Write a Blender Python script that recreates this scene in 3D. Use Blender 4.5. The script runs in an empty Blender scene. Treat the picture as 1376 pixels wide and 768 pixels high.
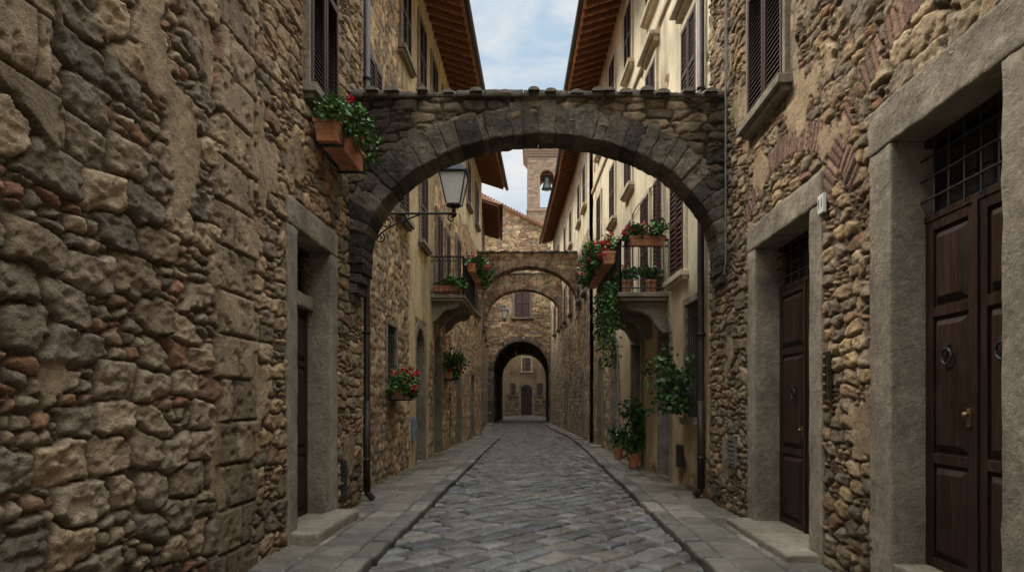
import bpy, bmesh, math, random
import numpy as np
from mathutils import Vector, Matrix, noise as mnoise
random.seed(7); RNG=np.random.RandomState(11)
scene=bpy.context.scene
COL=scene.collection

# ------------------------------------------------------------ helpers
def link(o,parent=None):
    COL.objects.link(o)
    if parent is not None: o.parent=parent
    return o
def empty(name):
    e=bpy.data.objects.new(name,None); e.empty_display_size=.2
    return link(e)
def mesh_obj(name,verts,faces,parent=None,mats=(),midx=None,smooth=False,cols=None):
    me=bpy.data.meshes.new(name)
    verts=np.asarray(verts,dtype=np.float32)
    if isinstance(faces,np.ndarray):
        nf,k=faces.shape
        me.vertices.add(len(verts)); me.vertices.foreach_set('co',verts.ravel())
        me.loops.add(nf*k); me.loops.foreach_set('vertex_index',faces.ravel().astype(np.int32))
        me.polygons.add(nf)
        me.polygons.foreach_set('loop_start',np.arange(0,nf*k,k,dtype=np.int32))
        me.polygons.foreach_set('loop_total',np.full(nf,k,dtype=np.int32))
        me.update(calc_edges=True)
    else:
        me.from_pydata(verts.tolist(),[],faces); me.update()
    for m in mats: me.materials.append(m)
    if midx is not None: me.polygons.foreach_set('material_index',np.asarray(midx,dtype=np.int32))
    if smooth: me.polygons.foreach_set('use_smooth',np.ones(len(me.polygons),dtype=bool))
    if cols is not None:
        ca=me.color_attributes.new('Col','FLOAT_COLOR','POINT')
        c=np.ones((len(verts),4),dtype=np.float32); c[:,:3]=cols
        ca.data.foreach_set('color',c.ravel())
    me.validate()
    o=bpy.data.objects.new(name,me)
    return link(o,parent)

# ------------------------------------------------------------ numpy noise
def hsh(ix,iy,k):
    ix=np.asarray(ix).astype(np.int64); iy=np.asarray(iy).astype(np.int64)
    n=(ix*374761393+iy*668265263+int(k)*974634777)&0xffffffff
    n=((n^(n>>13))*1274126177)&0xffffffff
    n=n^(n>>16)
    n=(n*1103515245+12345)&0xffffffff
    n=n^(n>>15)
    return (n&0xffffff)/16777216.0
def vn(x,y,k=0):
    ix=np.floor(x); iy=np.floor(y); fx=x-ix; fy=y-iy
    fx=fx*fx*(3-2*fx); fy=fy*fy*(3-2*fy)
    a=hsh(ix,iy,k); b=hsh(ix+1,iy,k); c=hsh(ix,iy+1,k); d=hsh(ix+1,iy+1,k)
    return (a*(1-fx)+b*fx)*(1-fy)+(c*(1-fx)+d*fx)*fy
def fbm(x,y,k=0,o=4):
    t=0;a=.5;n=0
    for i in range(o):
        t=t+a*vn(x,y,k+i*17); n+=a; a*=.5; x=x*2.03+5.1; y=y*2.03+1.7
    return t/n
def sm(x,a,b):
    t=np.clip((x-a)/(b-a),0,1); return t*t*(3-2*t)
def cells(s,z,w,h,k,jit=.8,p=3.):
    u=s/w; v=z/h; r0=np.floor(v)
    F1=np.full(u.shape,9.); F2=F1.copy(); C=np.zeros(u.shape); R=C.copy(); DX=C.copy(); DZ=C.copy()
    for dr in (-1,0,1):
        r=r0+dr; off=hsh(r,r*0,k+5); c0=np.floor(u-off)
        for dc in (-1,0,1):
            c=c0+dc
            dx=u-(c+.5+off+(hsh(c,r,k)-.5)*jit); dz=v-(r+.5+(hsh(c,r,k+1)-.5)*jit*.75)
            d=(np.abs(dx)**p+np.abs(dz)**p)**(1/p)
            n=d<F1
            F2=np.where(n,F1,np.minimum(F2,d)); F1=np.where(n,d,F1)
            C=np.where(n,c,C);R=np.where(n,r,R);DX=np.where(n,dx,DX);DZ=np.where(n,dz,DZ)
    return F2-F1,C,R,DX,DZ
def bricks(s,z,w,h,k,jit=.0):
    r=np.floor(z/h); off=hsh(r,r*0,k)*.5+.5*(r%2)
    u=s/w+off; c=np.floor(u)
    j0=(hsh(c,r,k+3)-.5)*jit; j1=(hsh(c+1,r,k+3)-.5)*jit
    fu=u-c
    nl=fu<j0; nr=fu>1+j1
    c=np.where(nl,c-1,np.where(nr,c+1,c)); fu=u-c
    j0=(hsh(c,r,k+3)-.5)*jit; j1=(hsh(c+1,r,k+3)-.5)*jit
    dl=(fu-j0)*w; dr=(1+j1-fu)*w
    fz=z/h-r
    e=np.minimum(np.minimum(dl,dr),np.minimum(fz*h,(1-fz)*h))
    return e,c,r,fu-.5,fz-.5
def pick(pal,h):
    pal=np.array(pal); return pal[np.clip((h*len(pal)).astype(int),0,len(pal)-1)]
def mix(a,b,m):
    return a*(1-m[...,None])+b*m[...,None]

PAL_WARM=[(.36,.275,.175),(.30,.24,.165),(.42,.325,.205),(.24,.20,.155),(.33,.25,.16),(.20,.168,.13),(.44,.355,.245),(.28,.238,.18),(.37,.285,.185),(.31,.22,.145)]
PAL_GREY=[(.26,.222,.17),(.22,.188,.15),(.32,.268,.195),(.17,.15,.123),(.29,.24,.175),(.36,.295,.21),(.24,.203,.16),(.30,.24,.17)]
BRICK=[(.29,.165,.11),(.26,.145,.105),(.33,.195,.13),(.25,.16,.115)]
WARM=np.array([1.10,.975,.82])

def rubble(S,Z,w=.4,h=.24,amp=.05,pal=PAL_WARM,k=1,small=.35,rough=.02,mortar=(.17,.14,.10),brick=.12,tilt=.03,ms=1.,fac=1.,gap=1.):
    wsx=S+.15*w*2*(fbm(S*3.1/ms,Z*3.1/ms,k+50,3)-.5)+.024*(fbm(S*13,Z*13,k+52,2)-.5)
    wsz=Z+.50*h*(fbm(S*2.3/ms,Z*2.3/ms,k+60,3)-.5)+.024*(fbm(S*13,Z*13,k+62,2)-.5)
    e,c,r,dx,dz=cells(wsx,wsz,w,h,k,.75,5.5)
    e2,c2,r2,dx2,dz2=cells(wsx,wsz,w*.42,h*.40,k+9,.8,4.5)
    us=hsh(c,r,k+21)<small
    em=np.where(us,np.minimum(e*h*.5,e2*h*.20),e*h*.5)
    fine=.007*(fbm(S*24,Z*24,k+70,2)-.5)
    em=em+fine
    id1=np.where(us,hsh(c2,r2,k+31),hsh(c,r,k+32)); id2=np.where(us,hsh(c2,r2,k+33),hsh(c,r,k+34))
    id3=np.where(us,hsh(c2,r2,k+35),hsh(c,r,k+36)); tx=np.where(us,dx2*.5,dx); tz=np.where(us,dz2*.5,dz)
    m=sm(em,.001*gap,.012*gap); dome=sm(em,.0,.030)
    fb=fbm(S*6,Z*6,k+80,5)-.5
    rid=np.abs(fbm(S*8,Z*13,k+90,5)-.5)*2
    rid2=np.abs(fbm(S*19,Z*27,k+96,3)-.5)*2
    fx=wsx+.05*(fbm(S*7,Z*7,k+91,3)-.5); fz=wsz+.05*(fbm(S*7,Z*7,k+92,3)-.5)
    ef,cf,rf,dxf,dzf=cells(fx,fz,.13,.075,k+200,.95,2.)
    hf=hsh(cf,rf,k+201); hg=hsh(cf,rf,k+202); hk=hsh(cf,rf,k+203)
    facet=(.45*(hf-.5)+1.2*dxf*(hg-.5)+1.2*dzf*(hk-.5))*fac
    fwt=np.where(us,.5,1.)
    disp=amp*m*(.80+.16*dome+.26*id1)+m*tilt*1.6*(tx*(id2-.5)+tz*(id3-.5))+rough*1.0*facet*m*fwt+rough*.85*fb*(.35+.65*m)-rough*1.1*m*(.4-rid)-rough*.4*m*(.4-rid2)
    col=pick(pal,id2)*(.70+.60*id3)[...,None]*(.93+.14*hf)[...,None]
    bm=(us&(id1<brick*2.0))|(id3<brick*.12)
    col=np.where(bm[...,None],pick(BRICK,id2)*(.8+.4*id3)[...,None],col)
    mc=np.array(mortar)*(.42+.5*fbm(S*5,Z*5,k+95,3))[...,None]  # mortar tone, darkened to paint occlusion-like shade into the joints
    col=mix(mc,col,sm(em,.001*gap,.011*gap))
    st=.70+.60*fbm(S*.9,Z*.9,k+99,4)
    lich=sm(fbm(S*3.3,Z*3.3,k+98,5),.58,.72)
    col=col*st[...,None]*WARM
    col=mix(col,col*.6,lich*.45)
    return disp,col
def plaster(S,Z,base=(.55,.43,.26),k=3,stain=.5,patch=None,low=None):
    n=fbm(S*1.1,Z*.6,k,5); n2=fbm(S*6,Z*2.2,k+7,4); n3=fbm(S*3,Z*.25,k+9,4)
    col=np.array(base)*(1-stain*.55*sm(n,.42,.72)-stain*.3*(n2-.4)-stain*.45*sm(n3,.5,.8))[...,None]
    d=.01*(fbm(S*3,Z*3,k+12,4)-.5)
    return d,np.clip(col,.02,.9)

# ------------------------------------------------------------ materials
def nt(mat): return mat.node_tree.nodes,mat.node_tree.links
def make_mat(name,color=None,attr=False,rough=.85,nscale=6.,nvar=.35,bump=.3,bscale=45.,fine=160.,metal=0.,dist=.01,spec=.3,rvar=0.,wood=False,pit=0.,big=0.):
    m=bpy.data.materials.new(name); m.use_nodes=True
    N,L=nt(m); b=N['Principled BSDF']
    geo=N.new('ShaderNodeNewGeometry')
    def noise(sc,det=6,rg=.6,vec=None):
        t=N.new('ShaderNodeTexNoise'); t.inputs['Scale'].default_value=sc; t.inputs['Detail'].default_value=det; t.inputs['Roughness'].default_value=rg
        L.new(vec or geo.outputs['Position'],t.inputs['Vector']); return t
    vec=None
    if wood:
        mp=N.new('ShaderNodeMapping'); mp.inputs['Scale'].default_value=(9,9,.7); L.new(geo.outputs['Position'],mp.inputs['Vector']); vec=mp.outputs['Vector']
    def vary(src,n,v,inp=None):
        mr=N.new('ShaderNodeMapRange'); mr.inputs['From Min'].default_value=.3; mr.inputs['From Max'].default_value=.7
        mr.inputs['To Min'].default_value=1-v; mr.inputs['To Max'].default_value=1+v
        L.new(n.outputs['Fac'],mr.inputs['Value'])
        mul=N.new('ShaderNodeVectorMath'); mul.operation='SCALE'
        if src is None: mul.inputs[0].default_value=color
        else: L.new(src,mul.inputs[0])
        L.new(mr.outputs['Result'],mul.inputs['Scale']); return mul.outputs[0]
    src=None
    if attr:
        a=N.new('ShaderNodeAttribute'); a.attribute_name='Col'; src=a.outputs['Color']
    src=vary(src,noise(nscale,8,.65,vec),nvar)
    src=vary(src,noise(nscale*6,6,.7,vec),nvar*.9)
    if big>0: src=vary(src,noise(1.1,5,.7),big)
    L.new(src,b.inputs['Base Color'])
    b.inputs['Roughness'].default_value=rough; b.inputs['Metallic'].default_value=metal
    b.inputs['Specular IOR Level'].default_value=spec
    if rvar>0:
        n4=noise(2.2,6,.7); mr4=N.new('ShaderNodeMapRange'); mr4.inputs['From Min'].default_value=.35; mr4.inputs['From Max'].default_value=.65
        mr4.inputs['To Min'].default_value=rough-rvar; mr4.inputs['To Max'].default_value=rough+rvar
        L.new(n4.outputs['Fac'],mr4.inputs['Value']); L.new(mr4.outputs['Result'],b.inputs['Roughness'])
    if bump>0:
        n2=noise(bscale,8,.7,vec); n3=noise(fine,4,.6)
        add=N.new('ShaderNodeMath'); add.operation='MULTIPLY_ADD'; add.inputs[1].default_value=.4
        L.new(n3.outputs['Fac'],add.inputs[0]); L.new(n2.outputs['Fac'],add.inputs[2])
        h=add.outputs[0]
        if pit>0:
            v=N.new('ShaderNodeTexVoronoi'); v.inputs['Scale'].default_value=bscale*1.6; L.new(geo.outputs['Position'],v.inputs['Vector'])
            mp2=N.new('ShaderNodeMapRange'); mp2.inputs['From Min'].default_value=.0; mp2.inputs['From Max'].default_value=.4; mp2.inputs['To Min'].default_value=-pit; mp2.inputs['To Max'].default_value=0
            L.new(v.outputs['Distance'],mp2.inputs['Value']); ad=N.new('ShaderNodeMath'); L.new(h,ad.inputs[0]); L.new(mp2.outputs[0],ad.inputs[1]); h=ad.outputs[0]
        bp=N.new('ShaderNodeBump'); bp.inputs['Strength'].default_value=bump; bp.inputs['Distance'].default_value=dist
        L.new(h,bp.inputs['Height']); L.new(bp.outputs['Normal'],b.inputs['Normal'])
    return m
M_WALL=make_mat('rubble_stone',attr=True,rough=.92,nscale=7,nvar=.28,bump=1.,bscale=22,fine=90,dist=.042,spec=.2)
M_PLAS=make_mat('old_plaster',attr=True,rough=.93,nscale=2.5,nvar=.12,bump=.5,bscale=30,dist=.01,spec=.15)
M_ROAD=make_mat('paving_stone',attr=True,rough=.32,nscale=5,nvar=.30,bump=.8,bscale=24,fine=110,dist=.012,spec=.5,rvar=.16)
M_WALK=make_mat('flagstone',attr=True,rough=.55,nscale=5,nvar=.30,bump=.8,bscale=24,fine=110,dist=.012,spec=.38,rvar=.17)
M_TRIM=make_mat('grey_sandstone',(.235,.193,.138),rough=.9,nscale=3.,nvar=.30,bump=.9,bscale=12,fine=60,dist=.030,spec=.2,pit=.10,big=.32)
M_TRIMD=make_mat('dark_sandstone',(.14,.118,.088),rough=.9,nscale=3.2,nvar=.45,bump=.9,bscale=18,dist=.03,spec=.2)
M_VOUS=make_mat('voussoir_stone',attr=True,rough=.92,nscale=3.,nvar=.50,bump=1.,bscale=13,fine=60,dist=.07,spec=.2,big=.35)
M_CREAM=make_mat('cream_trim',(.54,.45,.32),rough=.9,nscale=3,nvar=.25,bump=.4,dist=.006,spec=.2)
M_WOOD=make_mat('dark_door_wood',(.025,.012,.0067),rough=.52,nscale=2,nvar=.65,bump=.5,bscale=6,fine=60,dist=.006,spec=.25,wood=True,rvar=.12,big=.3)
M_SHUT=make_mat('shutter_paint',(.060,.027,.019),rough=.55,nscale=2,nvar=.35,bump=.25,bscale=6,dist=.003,spec=.35,wood=True)
M_RAFT=make_mat('rafter_wood',(.18,.08,.04),rough=.8,nscale=2,nvar=.35,bump=.4,bscale=8,dist=.005,wood=True)
M_TERRA=make_mat('terracotta',(.46,.20,.10),rough=.85,nscale=5,nvar=.4,bump=.4,dist=.006)
M_DECK=make_mat('terracotta_eave_tiles',(.66,.31,.155),rough=.85,nscale=5,nvar=.3,bump=.4,dist=.006)
M_TILE=make_mat('roof_tile',(.33,.17,.10),rough=.9,nscale=5,nvar=.45,bump=.6,dist=.01)
M_TILEG=make_mat('weathered_tile',(.19,.155,.11),rough=.92,nscale=6,nvar=.45,bump=.8,dist=.012)
M_IRON=make_mat('black_iron',(.022,.021,.02),rough=.55,nscale=8,nvar=.3,bump=.2,dist=.002,spec=.5,metal=.3)
M_PIPE=make_mat('brown_metal_pipe',(.045,.032,.026),rough=.5,nscale=4,nvar=.4,bump=.15,dist=.002,metal=.4)
M_ZINC=make_mat('grey_conduit',(.18,.17,.15),rough=.5,nscale=6,nvar=.3,bump=.1,dist=.002,metal=.3)
M_DARK=make_mat('dark_glass',(.012,.013,.014),rough=.15,nscale=4,nvar=.3,bump=0,spec=.6)
M_LEAF=make_mat('leaf_and_petal',attr=True,rough=.5,nscale=20,nvar=.2,bump=0,spec=.35)
M_BRASS=make_mat('aged_brass',(.25,.18,.09),rough=.45,nscale=10,nvar=.3,bump=0,metal=.8)
M_WHITE=make_mat('white_tile',(.62,.59,.52),rough=.3,nscale=10,nvar=.06,bump=0)
M_BLUE=make_mat('black_lettering',(.03,.03,.05),rough=.5,nscale=10,nvar=.05,bump=0)
M_SOIL=make_mat('soil',(.05,.035,.025),rough=.95,nscale=20,nvar=.4,bump=.5)
M_BRONZE=make_mat('bell_bronze',(.06,.065,.055),rough=.45,nscale=8,nvar=.3,bump=0,metal=.6)
M_GLASS=make_mat('frosted_lantern_glass',(.84,.81,.72),rough=.35,nscale=4,nvar=.1,bump=0,spec=.5)
M_GLASS.node_tree.nodes['Principled BSDF'].inputs['Transmission Weight'].default_value=.3
M_MASS=make_mat('inner_masonry',(.22,.18,.13),rough=.95,nscale=3,nvar=.3,bump=.3)
M_GRND=make_mat('ground_earth',(.2,.17,.13),rough=.95,nscale=.5,nvar=.3,bump=.3)
M_LEAF2=make_mat('plant_stem',(.05,.09,.03),rough=.7,nscale=10,nvar=.3,bump=0)
M_BRICKT=make_mat('pink_brick',(.36,.23,.16),rough=.9,nscale=4,nvar=.3,bump=.3)

# ------------------------------------------------------------ frames
class Fr:
    def __init__(s,O,t,n): s.O=np.array(O,float);s.t=np.array(t,float);s.n=np.array(n,float)
    def P(s,a,o,z):
        a=np.asarray(a,float);o=np.asarray(o,float);z=np.asarray(z,float)
        a,o,z=np.broadcast_arrays(a,o,z)
        p=s.O+a[...,None]*s.t+o[...,None]*s.n
        p[...,2]+=z
        return p
def WF(ax,ay,bx,by,side):
    k=(bx-ax)/(by-ay)
    return Fr((ax-k*ay,0,0),(k,1,0),(1,0,0) if side=='L' else (-1,0,0))
WORLD=Fr((0,0,0),(1,0,0),(0,1,0))

def in_hole(h,S,Z):
    if callable(h): return h(S,Z)
    if h[0]=='rect': return (S>h[1])&(S<h[2])&(Z>h[3])&(Z<h[4])
    if h[0]=='arch':
        c=(h[1]+h[2])/2; r=(h[2]-h[1])/2
        return (S>h[1])&(S<h[2])&(Z>h[3])&((Z<h[4])|((S-c)**2+(Z-h[4])**2<r*r))
def pad_rect(h):
    if callable(h): return None
    if h[0]=='rect': return h[1],h[2],h[3],h[4]
    return h[1],h[2],h[3],h[4]+(h[2]-h[1])/2
def gridwall(name,parent,fr,sarr,zarr,fn,holes=(),pads=(),mat=None,smooth=True,padw=.36):
    sarr=np.array(sarr,float);zarr=np.array(zarr,float)
    for h in holes:
        if callable(h): continue
        for v in (h[1],h[2]):
            i=np.argmin(abs(sarr-v)); sarr[i]=v
        for v in ((h[3],h[4]) if h[0]=='rect' else (h[3],)):
            i=np.argmin(abs(zarr-v)); zarr[i]=v
    S,Z=np.meshgrid(sarr,zarr)
    d,c=fn(S,Z)
    m=np.ones(S.shape)
    for h in list(holes)+list(pads):
        r=pad_rect(h)
        if r is None: continue
        q=np.maximum(np.maximum(r[0]-S,S-r[1]),np.maximum(r[2]-Z,Z-r[3]))
        m=np.minimum(m,sm(q,padw-.04,padw+.06))
    d=d*m
    P=fr.P(S,d,Z)
    ns,nz=len(sarr),len(zarr)
    sc=(S[:-1,:-1]+S[1:,1:])/2; zc=(Z[:-1,:-1]+Z[1:,1:])/2
    keep=np.ones(sc.shape,bool)
    for h in holes: keep&=~in_hole(h,sc,zc)
    idx=np.arange(ns*nz).reshape(nz,ns)
    f=np.stack([idx[:-1,:-1],idx[:-1,1:],idx[1:,1:],idx[1:,:-1]],-1)[keep]
    return mesh_obj(name,P.reshape(-1,3),f,parent,[mat],None,smooth,c.reshape(-1,3))

class MB:
    def __init__(s,fr=WORLD): s.v=[];s.f=[];s.m=[];s.fr=fr
    def add(s,pts,faces,m):
        b=len(s.v); s.v+= [tuple(p) for p in pts]; s.f+=[[b+i for i in f] for f in faces]; s.m+=[m]*len(faces)
    def L(s,pts):
        a=np.array(pts,float); return s.fr.P(a[:,0],a[:,1],a[:,2])
    HF=[(0,1,2,3),(7,6,5,4),(0,4,5,1),(1,5,6,2),(2,6,7,3),(3,7,4,0)]
    def hexa(s,p,m=0): s.add(s.L(p),s.HF,m)
    def box(s,a0,a1,o0,o1,z0,z1,m=0):
        s.hexa([(a0,o0,z0),(a1,o0,z0),(a1,o1,z0),(a0,o1,z0),(a0,o0,z1),(a1,o0,z1),(a1,o1,z1),(a0,o1,z1)],m)
    def tube(s,pts,r,n=8,m=0,cap=True):
        P=s.L(pts); k=len(P); rr=r if hasattr(r,'__len__') else [r]*k
        ring=[]
        up=None
        for i in range(k):
            d=P[min(i+1,k-1)]-P[max(i-1,0)]; d=d/(np.linalg.norm(d)+1e-9)
            if up is None:
                up=np.array([0,0,1.]) if abs(d[2])<.9 else np.array([1.,0,0])
            x=np.cross(d,up); 
            if np.linalg.norm(x)<.1: x=np.cross(d,np.array([1.,.3,.2]))
            x/=np.linalg.norm(x); y=np.cross(x,d); up=y
            ring.append([P[i]+rr[i]*(math.cos(2*math.pi*j/n)*x+math.sin(2*math.pi*j/n)*y) for j in range(n)])
        pts2=[p for q in ring for p in q]; F=[]
        for i in range(k-1):
            for j in range(n): F.append((i*n+j,i*n+(j+1)%n,(i+1)*n+(j+1)%n,(i+1)*n+j))
        if cap: F.append(tuple(range(n))[::-1]); F.append(tuple((k-1)*n+j for j in range(n)))
        s.add(pts2,F,m)
    def lathe(s,c,prof,n=16,m=0,rot=0.):
        C=s.L([c])[0]; pts=[];F=[];k=len(prof)
        for r,z in prof:
            for j in range(n):
                a=2*math.pi*j/n+rot; pts.append(C+np.array([r*math.cos(a),r*math.sin(a),z]))
        for i in range(k-1):
            for j in range(n): F.append((i*n+j,i*n+(j+1)%n,(i+1)*n+(j+1)%n,(i+1)*n+j))
        F.append(tuple(range(n))[::-1]); F.append(tuple((k-1)*n+j for j in range(n)))
        s.add(pts,F,m)
    def out(s,name,parent=None,mats=(),bevel=0,smooth=False,rough=None):
        o=mesh_obj(name,np.array(s.v),s.f,parent,mats,s.m,smooth)
        me=o.data
        bm=bmesh.new(); bm.from_mesh(me); bmesh.ops.recalc_face_normals(bm,faces=bm.faces[:])
        if rough:
            cuts,amp,bv,fq=rough
            bmesh.ops.bevel(bm,geom=bm.edges[:],offset=bv,segments=1,affect='EDGES',clamp_overlap=True)
            for it in range(cuts):
                L=[e for e in bm.edges if e.calc_length()>rough_len[it]]
                if L: bmesh.ops.subdivide_edges(bm,edges=L,cuts=1,use_grid_fill=True)
            for v in bm.verts:
                q=v.co*fq; n=mnoise.noise_vector(q)+.6*mnoise.noise_vector(q*2.3)+.45*mnoise.noise_vector(q*5.1)
                v.co+=n*amp
            for f in bm.faces: f.smooth=True
        bm.to_mesh(me); bm.free()
        if bevel:
            md=o.modifiers.new('bevel','BEVEL'); md.width=bevel; md.segments=2; md.limit_method='ANGLE'
        return o
rough_len=[.30,.16,.09,.05,.035]

# ------------------------------------------------------------ building parts
def door_leaf(mb,a0,a1,z0,z1,o,m,fr=(.30,.42,.28),st=.09):
    mb.box(a0,a1,o-.04,o,z0,z1,m)
    mb.box(a0,a0+st,o,o+.022,z0,z1,m); mb.box(a1-st,a1,o,o+.022,z0,z1,m)
    H=z1-z0; t=sum(fr); z=z0
    for i,q in enumerate(fr):
        h=H*q/t
        mb.box(a0+st+.002,a1-st-.002,o,o+.022,z,z+st*.8,m)
        if i==len(fr)-1: mb.box(a0+st+.002,a1-st-.002,o,o+.022,z+h-st*.8,z+h,m)
        zt=z+h-(st*.8 if i==len(fr)-1 else 0)
        zb=z+st*.8
        g=.022
        if a1-a0-2*st>.12:
            A0,A1,B0,B1=a0+st+g,a1-st-g,zb+g,zt-g; k=.045
            mb.hexa([(A0,o+.001,B0),(A1,o+.001,B0),(A1-k,o+.034,B0+k),(A0+k,o+.034,B0+k),(A0,o+.001,B1),(A1,o+.001,B1),(A1-k,o+.034,B1-k),(A0+k,o+.034,B1-k)],m)
        z+=h
def stack_jamb(mb,a0,a1,o0,o1,z0,z1,m,nb,g=.003):
    z=z0; cuts=[z0]+[z0+(z1-z0)*(i+random.uniform(-.15,.15))/nb for i in range(1,nb)]+[z1]
    for i in range(nb):
        mb.box(a0,a1,o0,o1+random.uniform(-.006,.006),cuts[i]+g,cuts[i+1],m)
def rect_door(name,parent,fr,a0,a1,zb,zd,zt,w=.32,rec=.24,proud=.055,leaves=2,transom=True,step=True,mats=None,near=False,steph=None,rail=.08,wood=None,grid=(5,3)):
    tr=MB(fr)
    stack_jamb(tr,a0-w,a0,-rec-.1,proud,0.0,zt,0,1 if near else 3)
    stack_jamb(tr,a1,a1+w,-rec-.1,proud,0.0,zt,0,1 if near else 3)
    tr.box(a0-w,a1+w,-rec-.1,proud+.004,zt+.003,zt+w*1.05,0)
    if zb>.02: tr.box(a0+.003,a1-.003,-rec-.1,proud-.02,.0,zb,0)
    if rail>0 and transom: tr.box(a0+.002,a1-.002,-rec-.08,-rec+.10,zd,zd+rail,0)
    t=tr.out('stone_surround',parent,[mats or M_TRIM],rough=(5,.009,.006,6.) if near else None,bevel=0 if near else .012)
    d=MB(fr)
    if leaves==2:
        mid=(a0+a1)/2
        door_leaf(d,a0+.01,mid-.004,zb,zd,-rec,0); door_leaf(d,mid+.004,a1-.01,zb,zd,-rec,0)
        d.box(mid-.025,mid+.025,-rec+.022,-rec+.04,zb,zd,0)
    else: door_leaf(d,a0+.01,a1-.01,zb,zd,-rec,0)
    d.box(a0,a1,-rec-.09,-rec-.05,zb,zt,1)
    if transom:
        zz=zd+rail
        d.box(a0+.005,a1-.005,-rec-.02,-rec+.03,zz,zz+.05,0); d.box(a0+.005,a1-.005,-rec-.02,-rec+.03,zt-.05,zt-.002,0)
        for i in range(1,grid[0]+1):
            x=a0+(a1-a0)*i/(grid[0]+1); d.tube([(x,-rec+.05,zz+.02),(x,-rec+.05,zt-.02)],.009,6,2)
        for i in range(1,grid[1]+1):
            z=zz+(zt-zz)*i/(grid[1]+1); d.tube([(a0+.01,-rec+.055,z),(a1-.01,-rec+.055,z)],.009,6,2)
    if near:
        cs=[(a0+a1)/2-.28,(a0+a1)/2+.28] if leaves==2 else [(a0+a1)/2]
        for x in cs:
            z=zb+1.55; pts=[(x+.055*math.sin(q*math.pi/6),-rec+.055,z-.055+.055*math.cos(q*math.pi/6)) for q in range(13)]
            d.tube(pts,.010,6,2,cap=False); d.box(x-.02,x+.02,-rec+.02,-rec+.06,z-.005,z+.03,2)
        d.box((a0+a1)/2+.04,(a0+a1)/2+.075,-rec+.02,-rec+.045,zb+1.02,zb+1.14,3)
        d.lathe(((a0+a1)/2+.058,-rec+.065,zb+1.10),[(.0,-.02),(.018,-.012),(.022,0),(.018,.012),(0,.02)],8,3)
    d.out('door_leaf',parent,[wood or M_WOOD,M_DARK,M_IRON,M_BRASS],bevel=.004)
    if step:
        s=MB(fr); sh=steph or max(zb-.03,.16)
        s.box(a0-w*.8,a1+w*.8,-.02,.34,-.02+.10,sh,0)
        s.out('door_step',parent,[M_TRIM],rough=(5,.007,.012,4.) if near else None,bevel=0 if near else .015)
def ring_pts(cx,zc,a,b,t0,t1,n,off=0.):
    P=[]
    for i in range(n+1):
        t=t0+(t1-t0)*i/n
        x=a*math.cos(t); z=b*math.sin(t); nx=math.cos(t)/a; nz=math.sin(t)/b; l=math.hypot(nx,nz)
        P.append((cx+x+off*nx/l, zc+z+off*nz/l))
    return P
def arch_ring(mb,cx,zc,a,b,th,n,o0,o1,m=0,jit=0.0,gap=.012,legs=0.,legn=2,tj=1.5,rj=.14):
    ts=[math.pi*(1-(i+(random.uniform(-rj,rj) if 0<i<n and jit>0 else 0))/n) for i in range(n+1)]
    for i in range(n):
        jo=random.uniform(-jit,jit); jt=random.uniform(-jit,jit)*tj
        t0=ts[i]; t1=ts[i+1]
        g=gap/max(a,b)*.5; ji=random.uniform(-jit,jit)*.25
        p=ring_pts(cx,zc,a,b,t0-g,t1+g,1,ji); q=ring_pts(cx,zc,a,b,t0-g,t1+g,1,th+jt)
        (x0,z0),(x1,z1)=p; (X0,Z0),(X1,Z1)=q
        mb.hexa([(x0,o0,z0),(x1,o0,z1),(X1,o0,Z1),(X0,o0,Z0),(x0,o1+jo,z0),(x1,o1+jo,z1),(X1,o1+jo,Z1),(X0,o1+jo,Z0)],m)
    if legs>0:
        for sg in (-1,1):
            for i in range(legn):
                z1=zc-legs*i/legn-gap/2; z0=zc-legs*(i+1)/legn+gap/2; jo=random.uniform(-jit,jit)
                xa=cx+sg*a; xb=cx+sg*(a+th)
                mb.box(min(xa,xb),max(xa,xb),o0,o1+jo,z0,z1,m)
def arch_door(name,parent,fr,a0,a1,zb,zs,w=.2,rec=.3,proud=.04,kind='door',mat=None,wood=None):
    c=(a0+a1)/2; r=(a1-a0)/2
    mb=MB(fr); arch_ring(mb,c,zs,r,r,w,11,-rec-.1,proud,0,jit=.005,gap=.008)
    stack_jamb(mb,a0-w,a0,-rec-.1,proud,0,zs,0,5); stack_jamb(mb,a1,a1+w,-rec-.1,proud,0,zs,0,5)
    if zb>.02: mb.box(a0,a1,-rec-.1,proud,0,zb,0)
    mb.out('arched_surround',parent,[mat or M_TRIM],bevel=.01)
    d=MB(fr); d.box(a0-.05,a1+.05,-rec-.12,-rec-.09,zb,zs+r+.05,1)
    door_leaf(d,a0,c-.004,zb,zs,-rec+.02,0); door_leaf(d,c+.004,a1,zb,zs,-rec+.02,0)
    d.box(a0,a1,-rec-.01,-rec+.03,zs,zs+.06,0)
    for i in range(1,5):
        t=math.pi*i/5; d.tube([(c,-rec+.02,zs+.06),(c+r*math.cos(t),-rec+.02,zs+r*math.sin(t))],.012,5,2)
    d.out('door_leaf',parent,[wood or M_WOOD,M_DARK,M_IRON],bevel=.004)
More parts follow.
